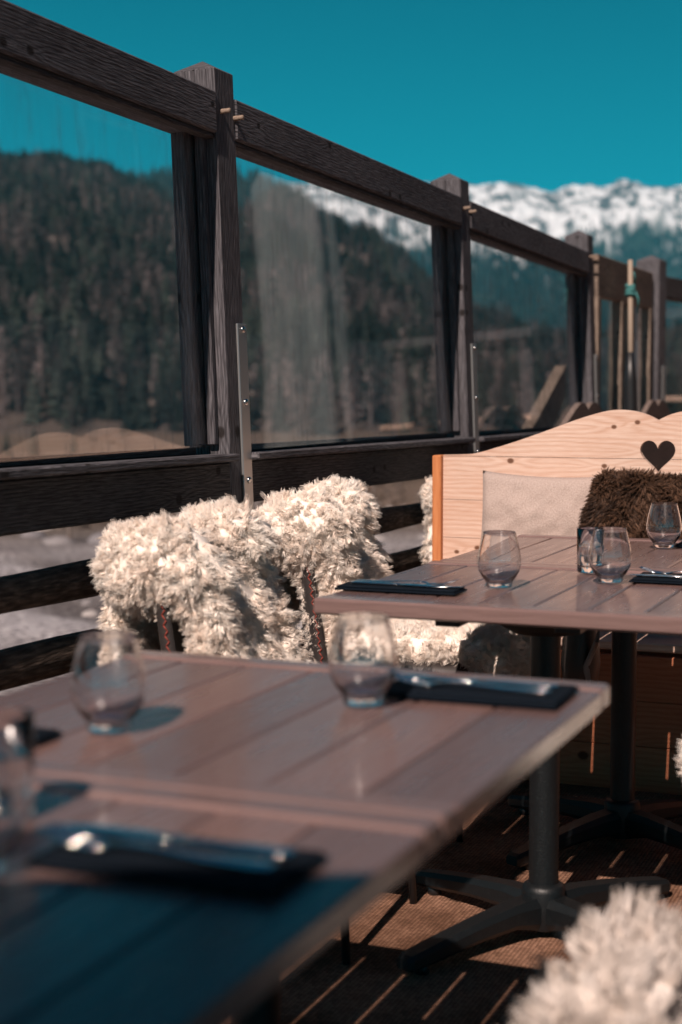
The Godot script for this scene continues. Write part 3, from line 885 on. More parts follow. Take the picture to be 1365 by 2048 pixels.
# ------------------------------------------------------------------ chairs
func make_chair(label: String, at: Vector3, turn: float) -> Node3D:
	var c := thing("leather_chair", label, "chair", at, turn, "black leather chairs at the tables")
	# seat
	var st := smooth_st()
	chamfer_box(st, Vector3.ZERO, Vector3(0.46, 0.07, 0.44), 0.025)
	part("seat", done(st), M.leather, c, Vector3(0.26, 0.43, 0))
	# backrest, bowed shell
	st = smooth_st()
	var NU := 14; var NV := 8
	var grid := [[], []]
	for s in 2:
		for j in NV + 1:
			for i in NU + 1:
				var z := -0.22 + 0.44 * i / NU
				var v := float(j) / NV
				var y := 0.40 + 0.42 * v - 0.03 * pow(absf(z) / 0.22, 3.0) * v
				var x := 0.085 * pow(absf(z) / 0.22, 2.0) - 0.06 * v + 0.03
				grid[s].append(Vector3(x + (0.016 if s == 1 else -0.016), y, z))
	var W := NU + 1
	for s in 2:
		for j in NV:
			for i in NU:
				var o := Vector3(1, 0, 0) if s == 1 else Vector3(-1, 0, 0)
				var g: Array = grid[s]
				tri(st, g[j * W + i], g[j * W + i + 1], g[j * W + W + i + 1], o)
				tri(st, g[j * W + i], g[j * W + W + i + 1], g[j * W + W + i], o)
	for j in NV:
		for i in [0, NU]:
			var o := Vector3(0, 0, -1.0 if i == 0 else 1.0)
			tri(st, grid[0][j * W + i], grid[1][j * W + i], grid[1][j * W + W + i], o)
			tri(st, grid[0][j * W + i], grid[1][j * W + W + i], grid[0][j * W + W + i], o)
	for i in NU:
		for j in [0, NV]:
			var o := Vector3(0, -1.0 if j == 0 else 1.0, 0)
			tri(st, grid[0][j * W + i], grid[1][j * W + i], grid[1][j * W + i + 1], o)
			tri(st, grid[0][j * W + i], grid[1][j * W + i + 1], grid[0][j * W + i + 1], o)
	part("backrest", done(st), M.leather, c)
	for s in [-1, 1]:
		st = smooth_st()
		for k in 36:
			var v := (k + 0.5) / 36.0
			var p := Vector3(0.085 - 0.06 * v + 0.03, 0.40 + (0.42 - 0.03) * v, s * 0.2215)
			var sl := 0.004 * (1 if k % 2 == 0 else -1)
			tube(st, [p + Vector3(sl, -0.0055, 0), p + Vector3(-sl, 0.0055, 0.001 * s)], [0.0017, 0.0017], 5)
		part("red_stitching", done(st), M.red_thread, c)
	for q in [[0.45, 0.2], [0.45, -0.2], [0.03, 0.2], [0.03, -0.2]]:
		st = smooth_st()
		var ox := 0.02 if q[0] > 0.2 else -0.06
		tube(st, [Vector3(q[0] + ox, 0.0, q[1]), Vector3(q[0], 0.4, q[1] * 0.95)], [0.0085, 0.0125], 10)
		part("leg", done(st), M.black_plastic, c)
	return c

# signed distance of a set of soft shapes: [kind, inverse transform, size, round]
func sdf(prims: Array, p: Vector3) -> float:
	var d := 1e9
	for q in prims:
		var l: Vector3 = q[1] * p
		var s: Vector3 = q[2]
		var e := 0.0
		if q[0] == 0: # ellipsoid
			var k := Vector3(l.x / s.x, l.y / s.y, l.z / s.z).length()
			e = (k - 1.0) * minf(s.x, minf(s.y, s.z))
		else:
			var a := l.abs() - s
			e = Vector3(maxf(a.x, 0), maxf(a.y, 0), maxf(a.z, 0)).length() + minf(maxf(a.x, maxf(a.y, a.z)), 0.0) - q[3]
		var h := maxf(0.035 - absf(d - e), 0.0) / 0.035
		d = minf(d, e) - h * h * 0.035 * 0.25
	return d

func surface_net(prims: Array, lo: Vector3, hi: Vector3, cell: float, wob: FastNoiseLite) -> Array:
	var n := Vector3i((hi - lo) / cell) + Vector3i.ONE
	var f := PackedFloat32Array(); f.resize(n.x * n.y * n.z)
	var at := 0
	for z in n.z:
		for y in n.y:
			for x in n.x:
				var p := lo + Vector3(x, y, z) * cell
				f[at] = sdf(prims, p) + wob.get_noise_3dv(p * 100.0) * 0.014
				at += 1
	var sx := 1; var sy := n.x; var sz := n.x * n.y
	var where := {}
	var verts := PackedVector3Array()
	for z in n.z - 1:
		for y in n.y - 1:
			for x in n.x - 1:
				var b := x + y * sy + z * sz
				var sum := Vector3.ZERO; var cnt := 0
				for e in [[0, 0, 0, 0], [0, 1, 0, 0], [0, 0, 1, 0], [0, 1, 1, 0], [1, 0, 0, 0], [1, 1, 0, 0], [1, 0, 1, 0], [1, 1, 1, 0], [2, 0, 0, 0], [2, 1, 0, 0], [2, 0, 1, 0], [2, 1, 1, 0]]:
					var o := Vector3i.ZERO; var ax: int = e[0]
					o[(ax + 1) % 3] = e[1]; o[(ax + 2) % 3] = e[2]
					var i0 := b + o.x + o.y * sy + o.z * sz
					var i1: int = i0 + [sx, sy, sz][ax]
					var f0 := f[i0]; var f1 := f[i1]
					if (f0 < 0.0) != (f1 < 0.0):
						var v := Vector3(o)
						v[ax] += f0 / (f0 - f1)
						sum += v; cnt += 1
				if cnt > 0:
					where[b] = verts.size()
					verts.append(lo + (Vector3(x, y, z) + sum / cnt) * cell)
	var idx := PackedInt32Array()
	for z in range(1, n.z - 1):
		for y in range(1, n.y - 1):
			for x in range(1, n.x - 1):
				var b := x + y * sy + z * sz
				for ax in 3:
					var st: int = [sx, sy, sz][ax]; var s1: int = [sy, sz, sx][ax]; var s2: int = [sz, sx, sy][ax]
					var f0 := f[b]; var f1 := f[b + st]
					if (f0 < 0.0) == (f1 < 0.0): continue
					var q := [where.get(b, -1), where.get(b - s1, -1), where.get(b - s1 - s2, -1), where.get(b - s2, -1)]
					if q.min() < 0: continue
					if f0 < 0.0: idx.append_array(PackedInt32Array([q[0], q[2], q[1], q[0], q[3], q[2]]))
					else: idx.append_array(PackedInt32Array([q[0], q[1], q[2], q[0], q[2], q[3]]))
	return [verts, idx]

func lock_mesh(r: RandomNumberGenerator, strands: int, spread: float, curl: float, thick: float, core := 0.0) -> ArrayMesh:
	# one lock of hair, 1 unit long along +Y
	var st := smooth_st()
	var bend := r.randf_range(0.25, 0.5) * curl
	var ph := r.randf() * TAU
	var along := Vector3(cos(ph), 0, sin(ph))
	if core > 0.0:
		for s in 3:
			var pts := []; var rr := []
			var a := TAU * s / 3.0 + r.randf()
			var off := Vector3(cos(a), 0, sin(a)) * core * 0.55
			var tall := r.randf_range(0.75, 1.0)
			for k in 7:
				var t := k / 6.0
				var c := off * (1.0 - 0.55 * t) + Vector3(0, t * tall - bend * t * t * 0.4, 0) + along * bend * t * t
				c += Vector3(sin(t * 5.0 + a), 0, cos(t * 5.0 + a)) * 0.06 * curl * t
				pts.append(c); rr.append(core * [0.75, 0.85, 0.82, 0.68, 0.48, 0.26, 0.05][k])
			tube(st, pts, rr, 6)
	for s in strands:
		var a := r.randf() * TAU; var rad := sqrt(r.randf()) * spread
		var len_ := r.randf_range(0.7, 1.12)
		var pts := []; var rr := []
		var jit := Vector3(r.randf_range(-1, 1), 0, r.randf_range(-1, 1)) * 0.09
		for k in 6:
			var t := k / 5.0
			var gather := lerpf(1.0, 0.3, t)
			var c := Vector3(cos(a) * rad * gather, t * len_, sin(a) * rad * gather)
			c += along * bend * t * t + jit * t
			c += Vector3(sin(t * 7.0 + ph), 0, cos(t * 7.0 + ph)) * 0.05 * curl * t
			c.y -= bend * t * t * 0.35
			pts.append(c); rr.append(thick * (1.0 - 0.82 * t))
		tube(st, pts, rr, 3)
	return done(st)

func sheepskin(label: String, at: Vector3, turn: float, prims: Array, lo: Vector3, hi: Vector3, density: float, seed_: int, locks: Array, length: float, tilt := 0.5, c0 := Color(0.93, 0.795, 0.685), c1 := Color(0.985, 0.925, 0.85)) -> Node3D:
	var o := thing("sheepskin", label, "sheepskin", at, turn, "cream sheepskins on the chairs")
	var wob := FastNoiseLite.new(); wob.seed = seed_; wob.frequency = 0.11; wob.fractal_octaves = 2
	fleece(o, prims, lo, hi, density, seed_, locks, length, tilt, wob, "hide", "wool", M.hide, M.wool, c0, c1)
	return o

func fleece(o: Node3D, prims: Array, lo: Vector3, hi: Vector3, density: float, seed_: int, locks: Array, length: float, tilt: float, wob: FastNoiseLite, skin_name: String, hair_name: String, skin_mat: Material, hair_mat: Material, c0: Color, c1: Color, sink := 0.4) -> void:
	var r := RandomNumberGenerator.new(); r.seed = seed_
	var net := surface_net(prims, lo, hi, 0.014, wob)
	var v: PackedVector3Array = net[0]; var idx: PackedInt32Array = net[1]
	var nrm := PackedVector3Array(); nrm.resize(v.size())
	for k in v.size():
		var e := 0.006
		var g := Vector3(sdf(prims, v[k] + Vector3(e, 0, 0)) - sdf(prims, v[k] - Vector3(e, 0, 0)), sdf(prims, v[k] + Vector3(0, e, 0)) - sdf(prims, v[k] - Vector3(0, e, 0)), sdf(prims, v[k] + Vector3(0, 0, e)) - sdf(prims, v[k] - Vector3(0, 0, e)))
		nrm[k] = g.normalized() if g.length() > 1e-6 else Vector3.UP
	var arr := []; arr.resize(Mesh.ARRAY_MAX)
	arr[Mesh.ARRAY_VERTEX] = v; arr[Mesh.ARRAY_NORMAL] = nrm
	var fixed := PackedInt32Array()
	for k in range(0, idx.size(), 3):
		var a := idx[k]; var b := idx[k + 1]; var c := idx[k + 2]
		if (v[b] - v[a]).cross(v[c] - v[a]).dot(nrm[a] + nrm[b] + nrm[c]) > 0.0: fixed.append_array(PackedInt32Array([a, c, b]))
		else: fixed.append_array(PackedInt32Array([a, b, c]))
	arr[Mesh.ARRAY_INDEX] = fixed
	var am := ArrayMesh.new(); am.add_surface_from_arrays(Mesh.PRIMITIVE_TRIANGLES, arr)
	part(skin_name, am, skin_mat, o)
	var xs := []; var cs := []
	for k in locks.size(): xs.append([]); cs.append([])
	var carry := 0.0
	var flow := FastNoiseLite.new(); flow.seed = seed_ + 5; flow.frequency = 0.09; flow.fractal_octaves = 2
	for k in range(0, fixed.size(), 3):
		var a := v[fixed[k]]; var b := v[fixed[k + 1]]; var c := v[fixed[k + 2]]
		carry += (b - a).cross(c - a).length() * 0.5 * density
		while carry > 0.0:
			carry -= 1.0
			var u := r.randf(); var w := r.randf()
			if u + w > 1.0: u = 1.0 - u; w = 1.0 - w
			var p := a + (b - a) * u + (c - a) * w
			var n := (nrm[fixed[k]] * (1.0 - u - w) + nrm[fixed[k + 1]] * u + nrm[fixed[k + 2]] * w).normalized()
			var fl := Vector3(flow.get_noise_3dv(p * 100.0), flow.get_noise_3dv(p * 100.0 + Vector3(50, 0, 0)), flow.get_noise_3dv(p * 100.0 + Vector3(0, 50, 0)))
			var dir := (n * 0.75 + Vector3(0, -tilt * 0.8, 0) + fl * 1.7 + Vector3(r.randf_range(-1, 1), r.randf_range(-1, 1), r.randf_range(-1, 1)) * 0.3).normalized()
			if dir.dot(n) < 0.2: dir = (dir + n * 0.5).normalized()
			if sdf(prims, p + dir * length * 0.6) < -0.004: dir = (n + Vector3(0.7, 0.4, 0.5)).normalized()
			var y := dir
			var x := y.cross(Vector3(r.randf_range(-1, 1), r.randf_range(-1, 1), r.randf_range(-1, 1))).normalized()
			var z := x.cross(y)
			var len_ := length * r.randf_range(0.6, 1.25)
			if tilt > 0.5 and n.x > 0.45 and p.y > 0.5:
				len_ *= 1.45
				y = (y + Vector3(0.1, -0.55, 0)).normalized(); x = y.cross(Vector3(r.randf_range(-1, 1), 0.3, r.randf_range(-1, 1))).normalized(); z = x.cross(y)
			if r.randf() < 0.012 and n.y > 0.2 and length < 0.05: len_ *= 1.8
			var wd := length * r.randf_range(0.8, 1.2)
			var which := r.randi() % locks.size()
			xs[which].append(Transform3D(Basis(x * wd, y * len_, z * wd), p - n * length * sink))
			cs[which].append(c0.lerp(c1, clampf(r.randf() + fl.x * 0.5, 0, 1)))
	for k in locks.size():
		scatter(hair_name, "", locks[k], hair_mat, xs[k], cs[k], "", o)

func slab(c: Vector3, half: Vector3, rnd: float, rot := Vector3.ZERO) -> Array:
	return [1, Transform3D(Basis.from_euler(rot), c).affine_inverse(), half - Vector3.ONE * rnd, rnd]

func blob(c: Vector3, radii: Vector3, rot := Vector3.ZERO) -> Array:
	return [0, Transform3D(Basis.from_euler(rot), c).affine_inverse(), radii, 0.0]

func draped(flap := 0.165) -> Array:
	return [
		slab(Vector3(0.015, 0.795, -0.045), Vector3(0.065, 0.06, 0.12), 0.055),
		blob(Vector3(0.035, 0.785, 0.17), Vector3(0.142, 0.096, 0.082), Vector3(0.2, 0, 0.0)),
		blob(Vector3(0.05, 0.835, -0.075), Vector3(0.11, 0.065, 0.085)),
		slab(Vector3(0.135, 0.67, -0.045), Vector3(0.03, 0.18, 0.13), 0.028, Vector3(0, 0, 0.42)),
		slab(Vector3(flap, 0.6, 0.165), Vector3(0.045 + (0.165 - flap) * 0.5, 0.14, 0.035), 0.033, Vector3(0, 0, 0.2)),
		slab(Vector3(-0.085, 0.68, 0.0), Vector3(0.025, 0.15, 0.17), 0.024, Vector3(0, 0, -0.05)),
		slab(Vector3(0.37, 0.49, 0.0), Vector3(0.24, 0.035, 0.20), 0.03),
		blob(Vector3(0.57, 0.46, 0.05), Vector3(0.07, 0.07, 0.17)),
	]

func on_seat() -> Array:
	return [
		slab(Vector3(0.33, 0.495, 0.0), Vector3(0.27, 0.035, 0.23), 0.03),
		blob(Vector3(0.56, 0.475, 0.03), Vector3(0.07, 0.06, 0.21)),
		blob(Vector3(0.42, 0.49, 0.20), Vector3(0.2, 0.05, 0.05)),
	]

# ------------------------------------------------------------------ benches
func smooth_line(keys: Array, step: float) -> PackedVector2Array:
	var o := PackedVector2Array()
	var x: float = keys[0][0]
	while x < keys[-1][0]:
		var k := 0
		while k < keys.size() - 2 and x >= keys[k + 1][0]: k += 1
		var t: float = (x - keys[k][0]) / (keys[k + 1][0] - keys[k][0])
		var h: float = keys[k + 1][0] - keys[k][0]
		var m0: float = keys[k][2] * h; var m1: float = keys[k + 1][3 if keys[k + 1].size() > 3 else 2] * h
		var t2 := t * t; var t3 := t2 * t
		o.append(Vector2(x, (2 * t3 - 3 * t2 + 1) * keys[k][1] + (t3 - 2 * t2 + t) * m0 + (-2 * t3 + 3 * t2) * keys[k + 1][1] + (t3 - t2) * m1))
		x += step
	o.append(Vector2(keys[-1][0], keys[-1][1]))
	return o

func make_bench(called: String, label: String, at: Vector3, turn: float, face: Material, end_mat: Material) -> Node3D:
	var b := thing(called, label, "bench", at, turn, "")
	var half := 0.69
	# outline of the scalloped back, symmetrical; [x, y, slope out, slope in]
	var left := [[-half, 0.948, 0.02], [-0.61, 0.951, 0.06], [-0.505, 0.976, 0.30], [-0.34, 1.032, 0.36], [-0.225, 1.073, 0.30], [-0.122, 1.095, 0.0], [0.0, 1.063, -0.62, -0.62]]
	var top := smooth_line(left, 0.0125)
	var outline := PackedVector2Array()
	for q in top: outline.append(q)
	for k in range(top.size() - 2, -1, -1): outline.append(Vector2(-top[k].x, top[k].y))
	outline.append(Vector2(half, 0.3)); outline.append(Vector2(-half, 0.3))
	var heart := PackedVector2Array()
	for k in 48:
		var t := TAU * k / 48
		var hx := 16.0 * pow(sin(t), 3)
		var hy := 13.0 * cos(t) - 5.0 * cos(2 * t) - 2.0 * cos(3 * t) - cos(4 * t)
		heart.append(Vector2(hx / 16.0 * 0.054, 0.959 + hy / 14.5 * 0.052))
	var seams := [0.30, 0.44, 0.565, 0.682, 0.805, 0.945, 1.2]
	for k in seams.size() - 1:
		var strip := PackedVector2Array([Vector2(-2, seams[k] + 0.0008), Vector2(2, seams[k] + 0.0008), Vector2(2, seams[k + 1] - 0.0008), Vector2(-2, seams[k + 1] - 0.0008)])
		var pieces := Geometry2D.intersect_polygons(outline, strip)
		for pc in pieces:
			var cut: Array = [pc]
			if k >= 4: cut = Geometry2D.clip_polygons(pc, heart)
			for q in cut:
				part("back_board", prism(q, 0.026 + 0.001 * (k % 2), Vector2(0.31 * k + 0.8, -seams[k] + 0.03 + 0.017 * k)), face, b)
	for s in [-1, 1]:
		part("end_panel", box(Vector3(0.03, 0.947, 0.06), 0.003, 1, 55), end_mat, b, Vector3(s * (half + 0.0155), 0.4735, 0.005))
		part("side_panel", box(Vector3(0.028, 0.44, 0.40), 0.003, 1, 56), end_mat, b, Vector3(s * (half - 0.03), 0.22, 0.22))
	for k in 3:
		part("seat_board", box(Vector3(1.40, 0.025, 0.135), 0.004, 0, 57 + k), face, b, Vector3(0, 0.432, 0.085 + 0.139 * k))
	for k in 3:
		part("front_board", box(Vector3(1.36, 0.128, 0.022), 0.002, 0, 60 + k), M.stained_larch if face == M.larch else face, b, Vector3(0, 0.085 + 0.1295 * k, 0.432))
	return b

func pillow_mesh(w: float, h: float, d: float, seed_: int, crease: float) -> ArrayMesh:
	var n := FastNoiseLite.new(); n.seed = seed_; n.frequency = 0.9; n.fractal_octaves = 3
	var st := smooth_st()
	var N := 36
	for s in [-1.0, 1.0]:
		var g := []
		for j in N + 1:
			for i in N + 1:
				var u := 2.0 * i / N - 1.0; var v := 2.0 * j / N - 1.0
				var pinch := 1.0 - 0.07 * (1.0 - u * u) * v * v * 0 - 0.06 * u * u * (1.0 - absf(v)) - 0.06 * v * v * (1.0 - absf(u))
				var x := u * w / 2 * (1.0 - 0.05 * (1.0 - v * v) * absf(u))
				var y := v * h / 2 * (1.0 - 0.05 * (1.0 - u * u) * absf(v))
				var t := pow(maxf((1.0 - u * u * u * u) * (1.0 - v * v * v * v), 0.0), 0.45)
				var z: float = s * d / 2 * t * pinch + n.get_noise_3d(x * 9.0, y * 9.0 * crease, s) * 0.02 * t
				g.append(Vector3(x, y, z))
		for j in N:
			for i in N:
				var a: int = j * (N + 1) + i
				tri(st, g[a], g[a + 1], g[a + N + 2], Vector3(0, 0, s))
				tri(st, g[a], g[a + N + 2], g[a + N + 1], Vector3(0, 0, s))
	return done(st)

# ------------------------------------------------------------------ the scene
func _ready() -> void:
	rng.seed = 1
	var cam := Camera3D.new()
	cam.name = "camera"
	var attr := CameraAttributesPhysical.new()
	attr.frustum_focal_length = 52.99
	attr.frustum_focus_distance = 4.0
	attr.frustum_near = 0.05
	attr.frustum_far = 12000.0
	attr.exposure_aperture = 2.8
	cam.attributes = attr
	cam.fov = 36.55
	cam.near = 0.05
	cam.far = 12000.0
	var fw := Vector3(-0.3808, -0.0790, -0.9212).normalized()
	var rt := Vector3(0.9241, -0.0018, -0.3822).normalized()
	var up := rt.cross(fw).normalized()
	rt = fw.cross(up).normalized()
	cam.transform = Transform3D(Basis(rt, up, -fw), Vector3(0, 1.16, 0))
	add_child(cam)
	cam.current = true

	var we := WorldEnvironment.new()
	we.name = "world_environment"
	var env := Environment.new()
	env.background_mode = Environment.BG_SKY
	var sky := Sky.new()
	var psm := ProceduralSkyMaterial.new()
	psm.sky_top_color = lin(0.0, 0.008, 0.045)
	psm.sky_horizon_color = lin(0.006, 0.44, 0.57)
	psm.sky_curve = 0.128
	psm.ground_horizon_color = lin(0.08, 0.10, 0.10)
	psm.ground_bottom_color = lin(0.06, 0.055, 0.05)
	psm.sun_angle_max = 2.0
	sky.sky_material = psm
	env.sky = sky
	env.tonemap_mode = Environment.TONE_MAPPER_LINEAR
	env.tonemap_exposure = 1.25
	env.sdfgi_enabled = true
	env.ssao_enabled = true
	env.ssil_enabled = true
	we.environment = env
	add_child(we)
	var sun := DirectionalLight3D.new()
	sun.name = "sun"
	sun.light_energy = 1.5
	sun.light_color = Color(1.0, 0.915, 0.865)
	sun.light_angular_distance = 0.5
	sun.shadow_enabled = true
	var el := deg_to_rad(42.0); var az := deg_to_rad(1.7)
	var to_sun := Vector3(sin(az) * cos(el), sin(el), cos(az) * cos(el))
	sun.transform = Transform3D(Basis.looking_at(-to_sun, Vector3.UP), Vector3(0, 30, 0))
	add_child(sun)

	make_materials()
	M["needles_dark"] = plain("needles_dark", lin(0.03, 0.04, 0.035), 0.9, 0.0, 0.2)
	var rail := plain("rail_wood", Color.WHITE, 0.9, 0.0, 0.3)
	rail.uv1_triplanar = true; rail.uv1_scale = Vector3(9, 9, 1.2)
	rail.albedo_texture = noise_tex(0.02, 5, 61, [[0.2, lin(0.035, 0.027, 0.022)], [0.6, lin(0.09, 0.068, 0.055)], [0.85, lin(0.17, 0.13, 0.105)]])
	rail.heightmap_enabled = true; rail.heightmap_texture = noise_tex(0.03, 4, 62, []); rail.heightmap_scale = 0.3
	M["knife"] = knife_mesh(); M["fork"] = fork_mesh()

	build_land()

	# terrace floor
	structure("terrace_floor", box(Vector3(14.0, 0.2, 38.0), 0.01), M.woven, Vector3(4.8, -0.1, -12.0))

	build_fence()
	build_gate()

	# tables: A stands nearest but one, B nearest, C and D behind
	var ta := make_table("slatted brown table with two glasses, its far right corner free", Vector3(-0.845, 0, -1.757))
	copy_of(ta, "bistro_table", "slatted brown table closest to the camera, half in shadow", Vector3(-0.845, 0, -1.024), 0)
	copy_of(ta, "bistro_table", "slatted brown table whose corner reaches over the sheepskin seats", Vector3(-0.835, 0, -3.144), 0)
	copy_of(ta, "bistro_table", "slatted brown table in front of the pale wooden bench", Vector3(-0.825, 0, -3.876), 0)

	# chairs
	var ch := make_chair("black chair with red stitching under the nearer shaggy sheepskin by the fence", Vector3(-1.63, 0, -3.03), 0.0)
	copy_of(ch, "leather_chair", "black chair under the further of the two shaggy sheepskins by the fence", Vector3(-1.70, 0, -3.88), 0.1)
	copy_of(ch, "leather_chair", "black chair half hidden between the fence and the bench end", Vector3(-1.70, 0, -5.33), 0.0)
	copy_of(ch, "leather_chair", "black chair at the lower right corner, pushed under the table with two glasses", Vector3(0.16, 0, -1.78), PI)
	copy_of(ch, "leather_chair", "black chair at the right edge beside the second pedestal", Vector3(0.14, 0, -2.93), PI)

	# sheepskins
	var r := RandomNumberGenerator.new(); r.seed = 33
	var locks := []
	for k in 4: locks.append(lock_mesh(r, 24, 0.36, 1.25, 0.026, 0.15))
	var shag := []
	for k in 4: shag.append(lock_mesh(r, 22, 0.26, 0.7, 0.022, 0.13))
	var lo := Vector3(-0.18, 0.36, -0.34); var hi := Vector3(0.72, 0.96, 0.34)
	sheepskin("cream shaggy sheepskin draped over the nearer chair by the fence", Vector3(-1.63, 0, -3.03), 0.0, draped(), lo, hi, 17000.0, 1, locks, 0.034, 0.6)
	sheepskin("cream shaggy sheepskin draped over the further chair by the fence", Vector3(-1.70, 0, -3.88), 0.1, draped(0.115), lo, hi, 17000.0, 2, locks, 0.036, 0.6)
	sheepskin("pale sheepskin showing behind the left end of the bench", Vector3(-1.70, 0, -5.33), 0.0, draped(), lo, hi, 9000.0, 3, locks, 0.036)
	sheepskin("sheepskin with shade mixed into its wool colours, on the seat at the lower right corner", Vector3(0.165, -0.085, -1.79), PI, on_seat(), lo, hi, 5500.0, 4, shag, 0.07, 0.25, Color(0.40, 0.33, 0.28), Color(0.82, 0.74, 0.68))  # wool colours darkened to carry the shade on this seat
	sheepskin("white sheepskin edge at the right border beside the second pedestal", Vector3(0.14, 0, -2.93), PI, on_seat(), lo, hi, 10000.0, 5, locks, 0.036)

	# bench behind the tables, with cushions
	make_bench("garden_bench", "pale larch bench with a scalloped back and a heart cut-out", Vector3(-0.915, 0, -4.76), 0.0, M.larch, M.larch_end)
	make_bench("garden_bench", "old brown scalloped bench by the fence, just behind the pale bench", Vector3(-1.74, 0, -7.25), PI / 2, M.old_bench, M.old_bench)
	make_bench("garden_bench", "old brown scalloped bench by the gate, furthest of the benches", Vector3(-1.72, 0, -8.85), PI / 2, M.old_bench, M.old_bench)
	var cu := thing("linen_cushion", "flat beige linen cushion leaning on the bench back", "cushion", Vector3(-1.265, 0.675, -4.66))
	cu.rotation = Vector3(-0.12, 0.03, -0.03)
	part("cover", pillow_mesh(0.385, 0.45, 0.1, 3, 1.0), M.linen, cu)
	var fc := thing("fur_cushion", "dark brown fur cushion on the bench under the heart", "cushion", Vector3(-0.885, 0.695, -4.60))
	fc.rotation = Vector3(-0.2, 0.0, -0.05)
	var furs := []
	for k in 3: furs.append(lock_mesh(r, 9, 0.2, 0.5, 0.05))
	var wob := FastNoiseLite.new(); wob.seed = 8; wob.frequency = 0.05
	fleece(fc, [slab(Vector3.ZERO, Vector3(0.215, 0.205, 0.055), 0.05)], Vector3(-0.28, -0.28, -0.1), Vector3(0.28, 0.28, 0.1), 20000.0, 9, furs, 0.025, 0.7, wob, "hide", "fur", M.fur_hide, M.fur, Color(0.03, 0.015, 0.009), Color(0.14, 0.075, 0.045), 0.15)

	# tableware
	tumbler("clear stemless glass on the left half of the near table", Vector3(-0.965, T, -1.60))
	tumbler("clear stemless glass standing beside the napkin by the near table's right corner", Vector3(-0.738, T, -1.86))
	tumbler("clear stemless glass cut off at the left picture edge, beside the nearest napkin", Vector3(-0.785, T, -1.075))
	tumbler("clear stemless glass on the middle table, left of the ribbed glass", Vector3(-0.917, T, -3.075))
	tumbler("clear stemless glass in front of the ribbed glass on the middle table", Vector3(-0.722, T, -3.24))
	tumbler("clear stemless glass before the fur cushion on the far table", Vector3(-0.752, T, -4.0))
	ribbed_glass("tall ribbed glass at the left picture edge on the near table", Vector3(-0.862, T, -1.235))
	ribbed_glass("small ribbed glass half hidden behind a stemless glass on the middle table", Vector3(-0.803, T, -3.40))
	setting("near the right corner of the near table", Vector3(-0.62, T, -1.98), 0.02, Vector2(0.25, 0.14))
	setting("in the foreground at the edge of the shadow", Vector3(-0.635, T, -1.165), 0.0, Vector2(0.235, 0.12))
	setting("at the left corner of the middle table", Vector3(-1.09, T, -2.955), PI, Vector2(0.26, 0.085), 0.0, 0.025)
	setting("at the right edge on the middle table", Vector3(-0.56, T, -3.325), 0.0, Vector2(0.25, 0.14), 0.03, -0.02)
	setting("at the right picture edge on the far table", Vector3(-0.6, T, -4.08), 0.0, Vector2(0.26, 0.12))
	setting("at the left picture edge on the near table", Vector3(-1.12, T, -1.52), 0.0, Vector2(0.24, 0.07), 0.0, 0.02)

	# off to the side: mirrored things, and a parasol added to shade the nearest table
	var pa := thing("added_parasol", "large square parasol added out of view to shade the nearest table", "parasol", Vector3(0.13, 0, 1.91), deg_to_rad(25.0))
	var cst := new_st()
	var H := 1.5
	var cc := [Vector3(-H, 2.3, -H), Vector3(H, 2.3, -H), Vector3(H, 2.3, H), Vector3(-H, 2.3, H)]
	for k in 4:
		tri(cst, cc[k], cc[(k + 1) % 4], Vector3(0, 2.85, 0), Vector3.UP)
		tri(cst, cc[k], cc[(k + 1) % 4], cc[k] - Vector3(0, 0.18, 0), cc[k] + cc[(k + 1) % 4] - Vector3(0, 4.6, 0))
		tri(cst, cc[k] - Vector3(0, 0.18, 0), cc[(k + 1) % 4], cc[(k + 1) % 4] - Vector3(0, 0.18, 0), cc[k] + cc[(k + 1) % 4] - Vector3(0, 4.6, 0))
	part("canopy", done(cst), M.canvas, pa)
	var pst := smooth_st()
	tube(pst, [Vector3(0, 0.05, 0), Vector3(0, 2.84, 0)], [0.028, 0.028], 12)
	part("mast", done(pst), M.pole_wood, pa)
	part("foot_plate", box(Vector3(0.5, 0.06, 0.5), 0.01), M.iron, pa, Vector3(0, 0.031, 0))
	var cp := thing("closed_parasol", "closed pale parasol mirrored in the second pane", "parasol", Vector3(1.75, 0, -12.9))
	var fold := smooth_st()
	var rings := []
	for j in 9:
		var t := j / 8.0
		var y := 0.5 + 3.2 * t
		var ring := []
		for i in 40:
			var a := TAU * i / 40
			var rad: float = (lerpf(0.40, 0.34, t) if t < 0.95 else 0.08) * (1.0 + 0.1 * sin(a * 8.0 + t)) + 0.02 * sin(a * 3.0 + t * 9.0)
			ring.append(Vector3(cos(a) * rad, y, sin(a) * rad))
		rings.append(ring)
	for j in 8:
		for i in 40:
			var k := (i + 1) % 40
			var out: Vector3 = rings[j][i] * Vector3(1, 0, 1)
			tri(fold, rings[j][i], rings[j + 1][i], rings[j + 1][k], out)
			tri(fold, rings[j][i], rings[j + 1][k], rings[j][k], out)
	part("folded_canopy", done(fold), M.canvas, cp)
	pst = smooth_st()
	tube(pst, [Vector3(0, 0.05, 0), Vector3(0, 3.8, 0)], [0.03, 0.03], 12)
	part("mast", done(pst), M.pole_wood, cp)
	part("foot_plate", box(Vector3(0.6, 0.06, 0.6), 0.01), M.iron, cp, Vector3(0, 0.031, 0))

	var ho := thing("chalet", "long dark timber chalet beyond the terrace, mirrored in the panes", "building", Vector3(6.5, 0, -29.0))
	part("wall", box(Vector3(0.3, 4.6, 54.0), 0.02, 2, 31), M.weathered_dark, ho, Vector3(0.15, 5.0, 0))
	part("lower_wall", box(Vector3(0.3, 2.7, 54.0), 0.02), M.plaster, ho, Vector3(0.2, 1.35, 0))
	part("gable_wall", box(Vector3(9.0, 7.3, 0.3), 0.02, 0, 32), M.weathered_dark, ho, Vector3(4.8, 3.65, 26.8))
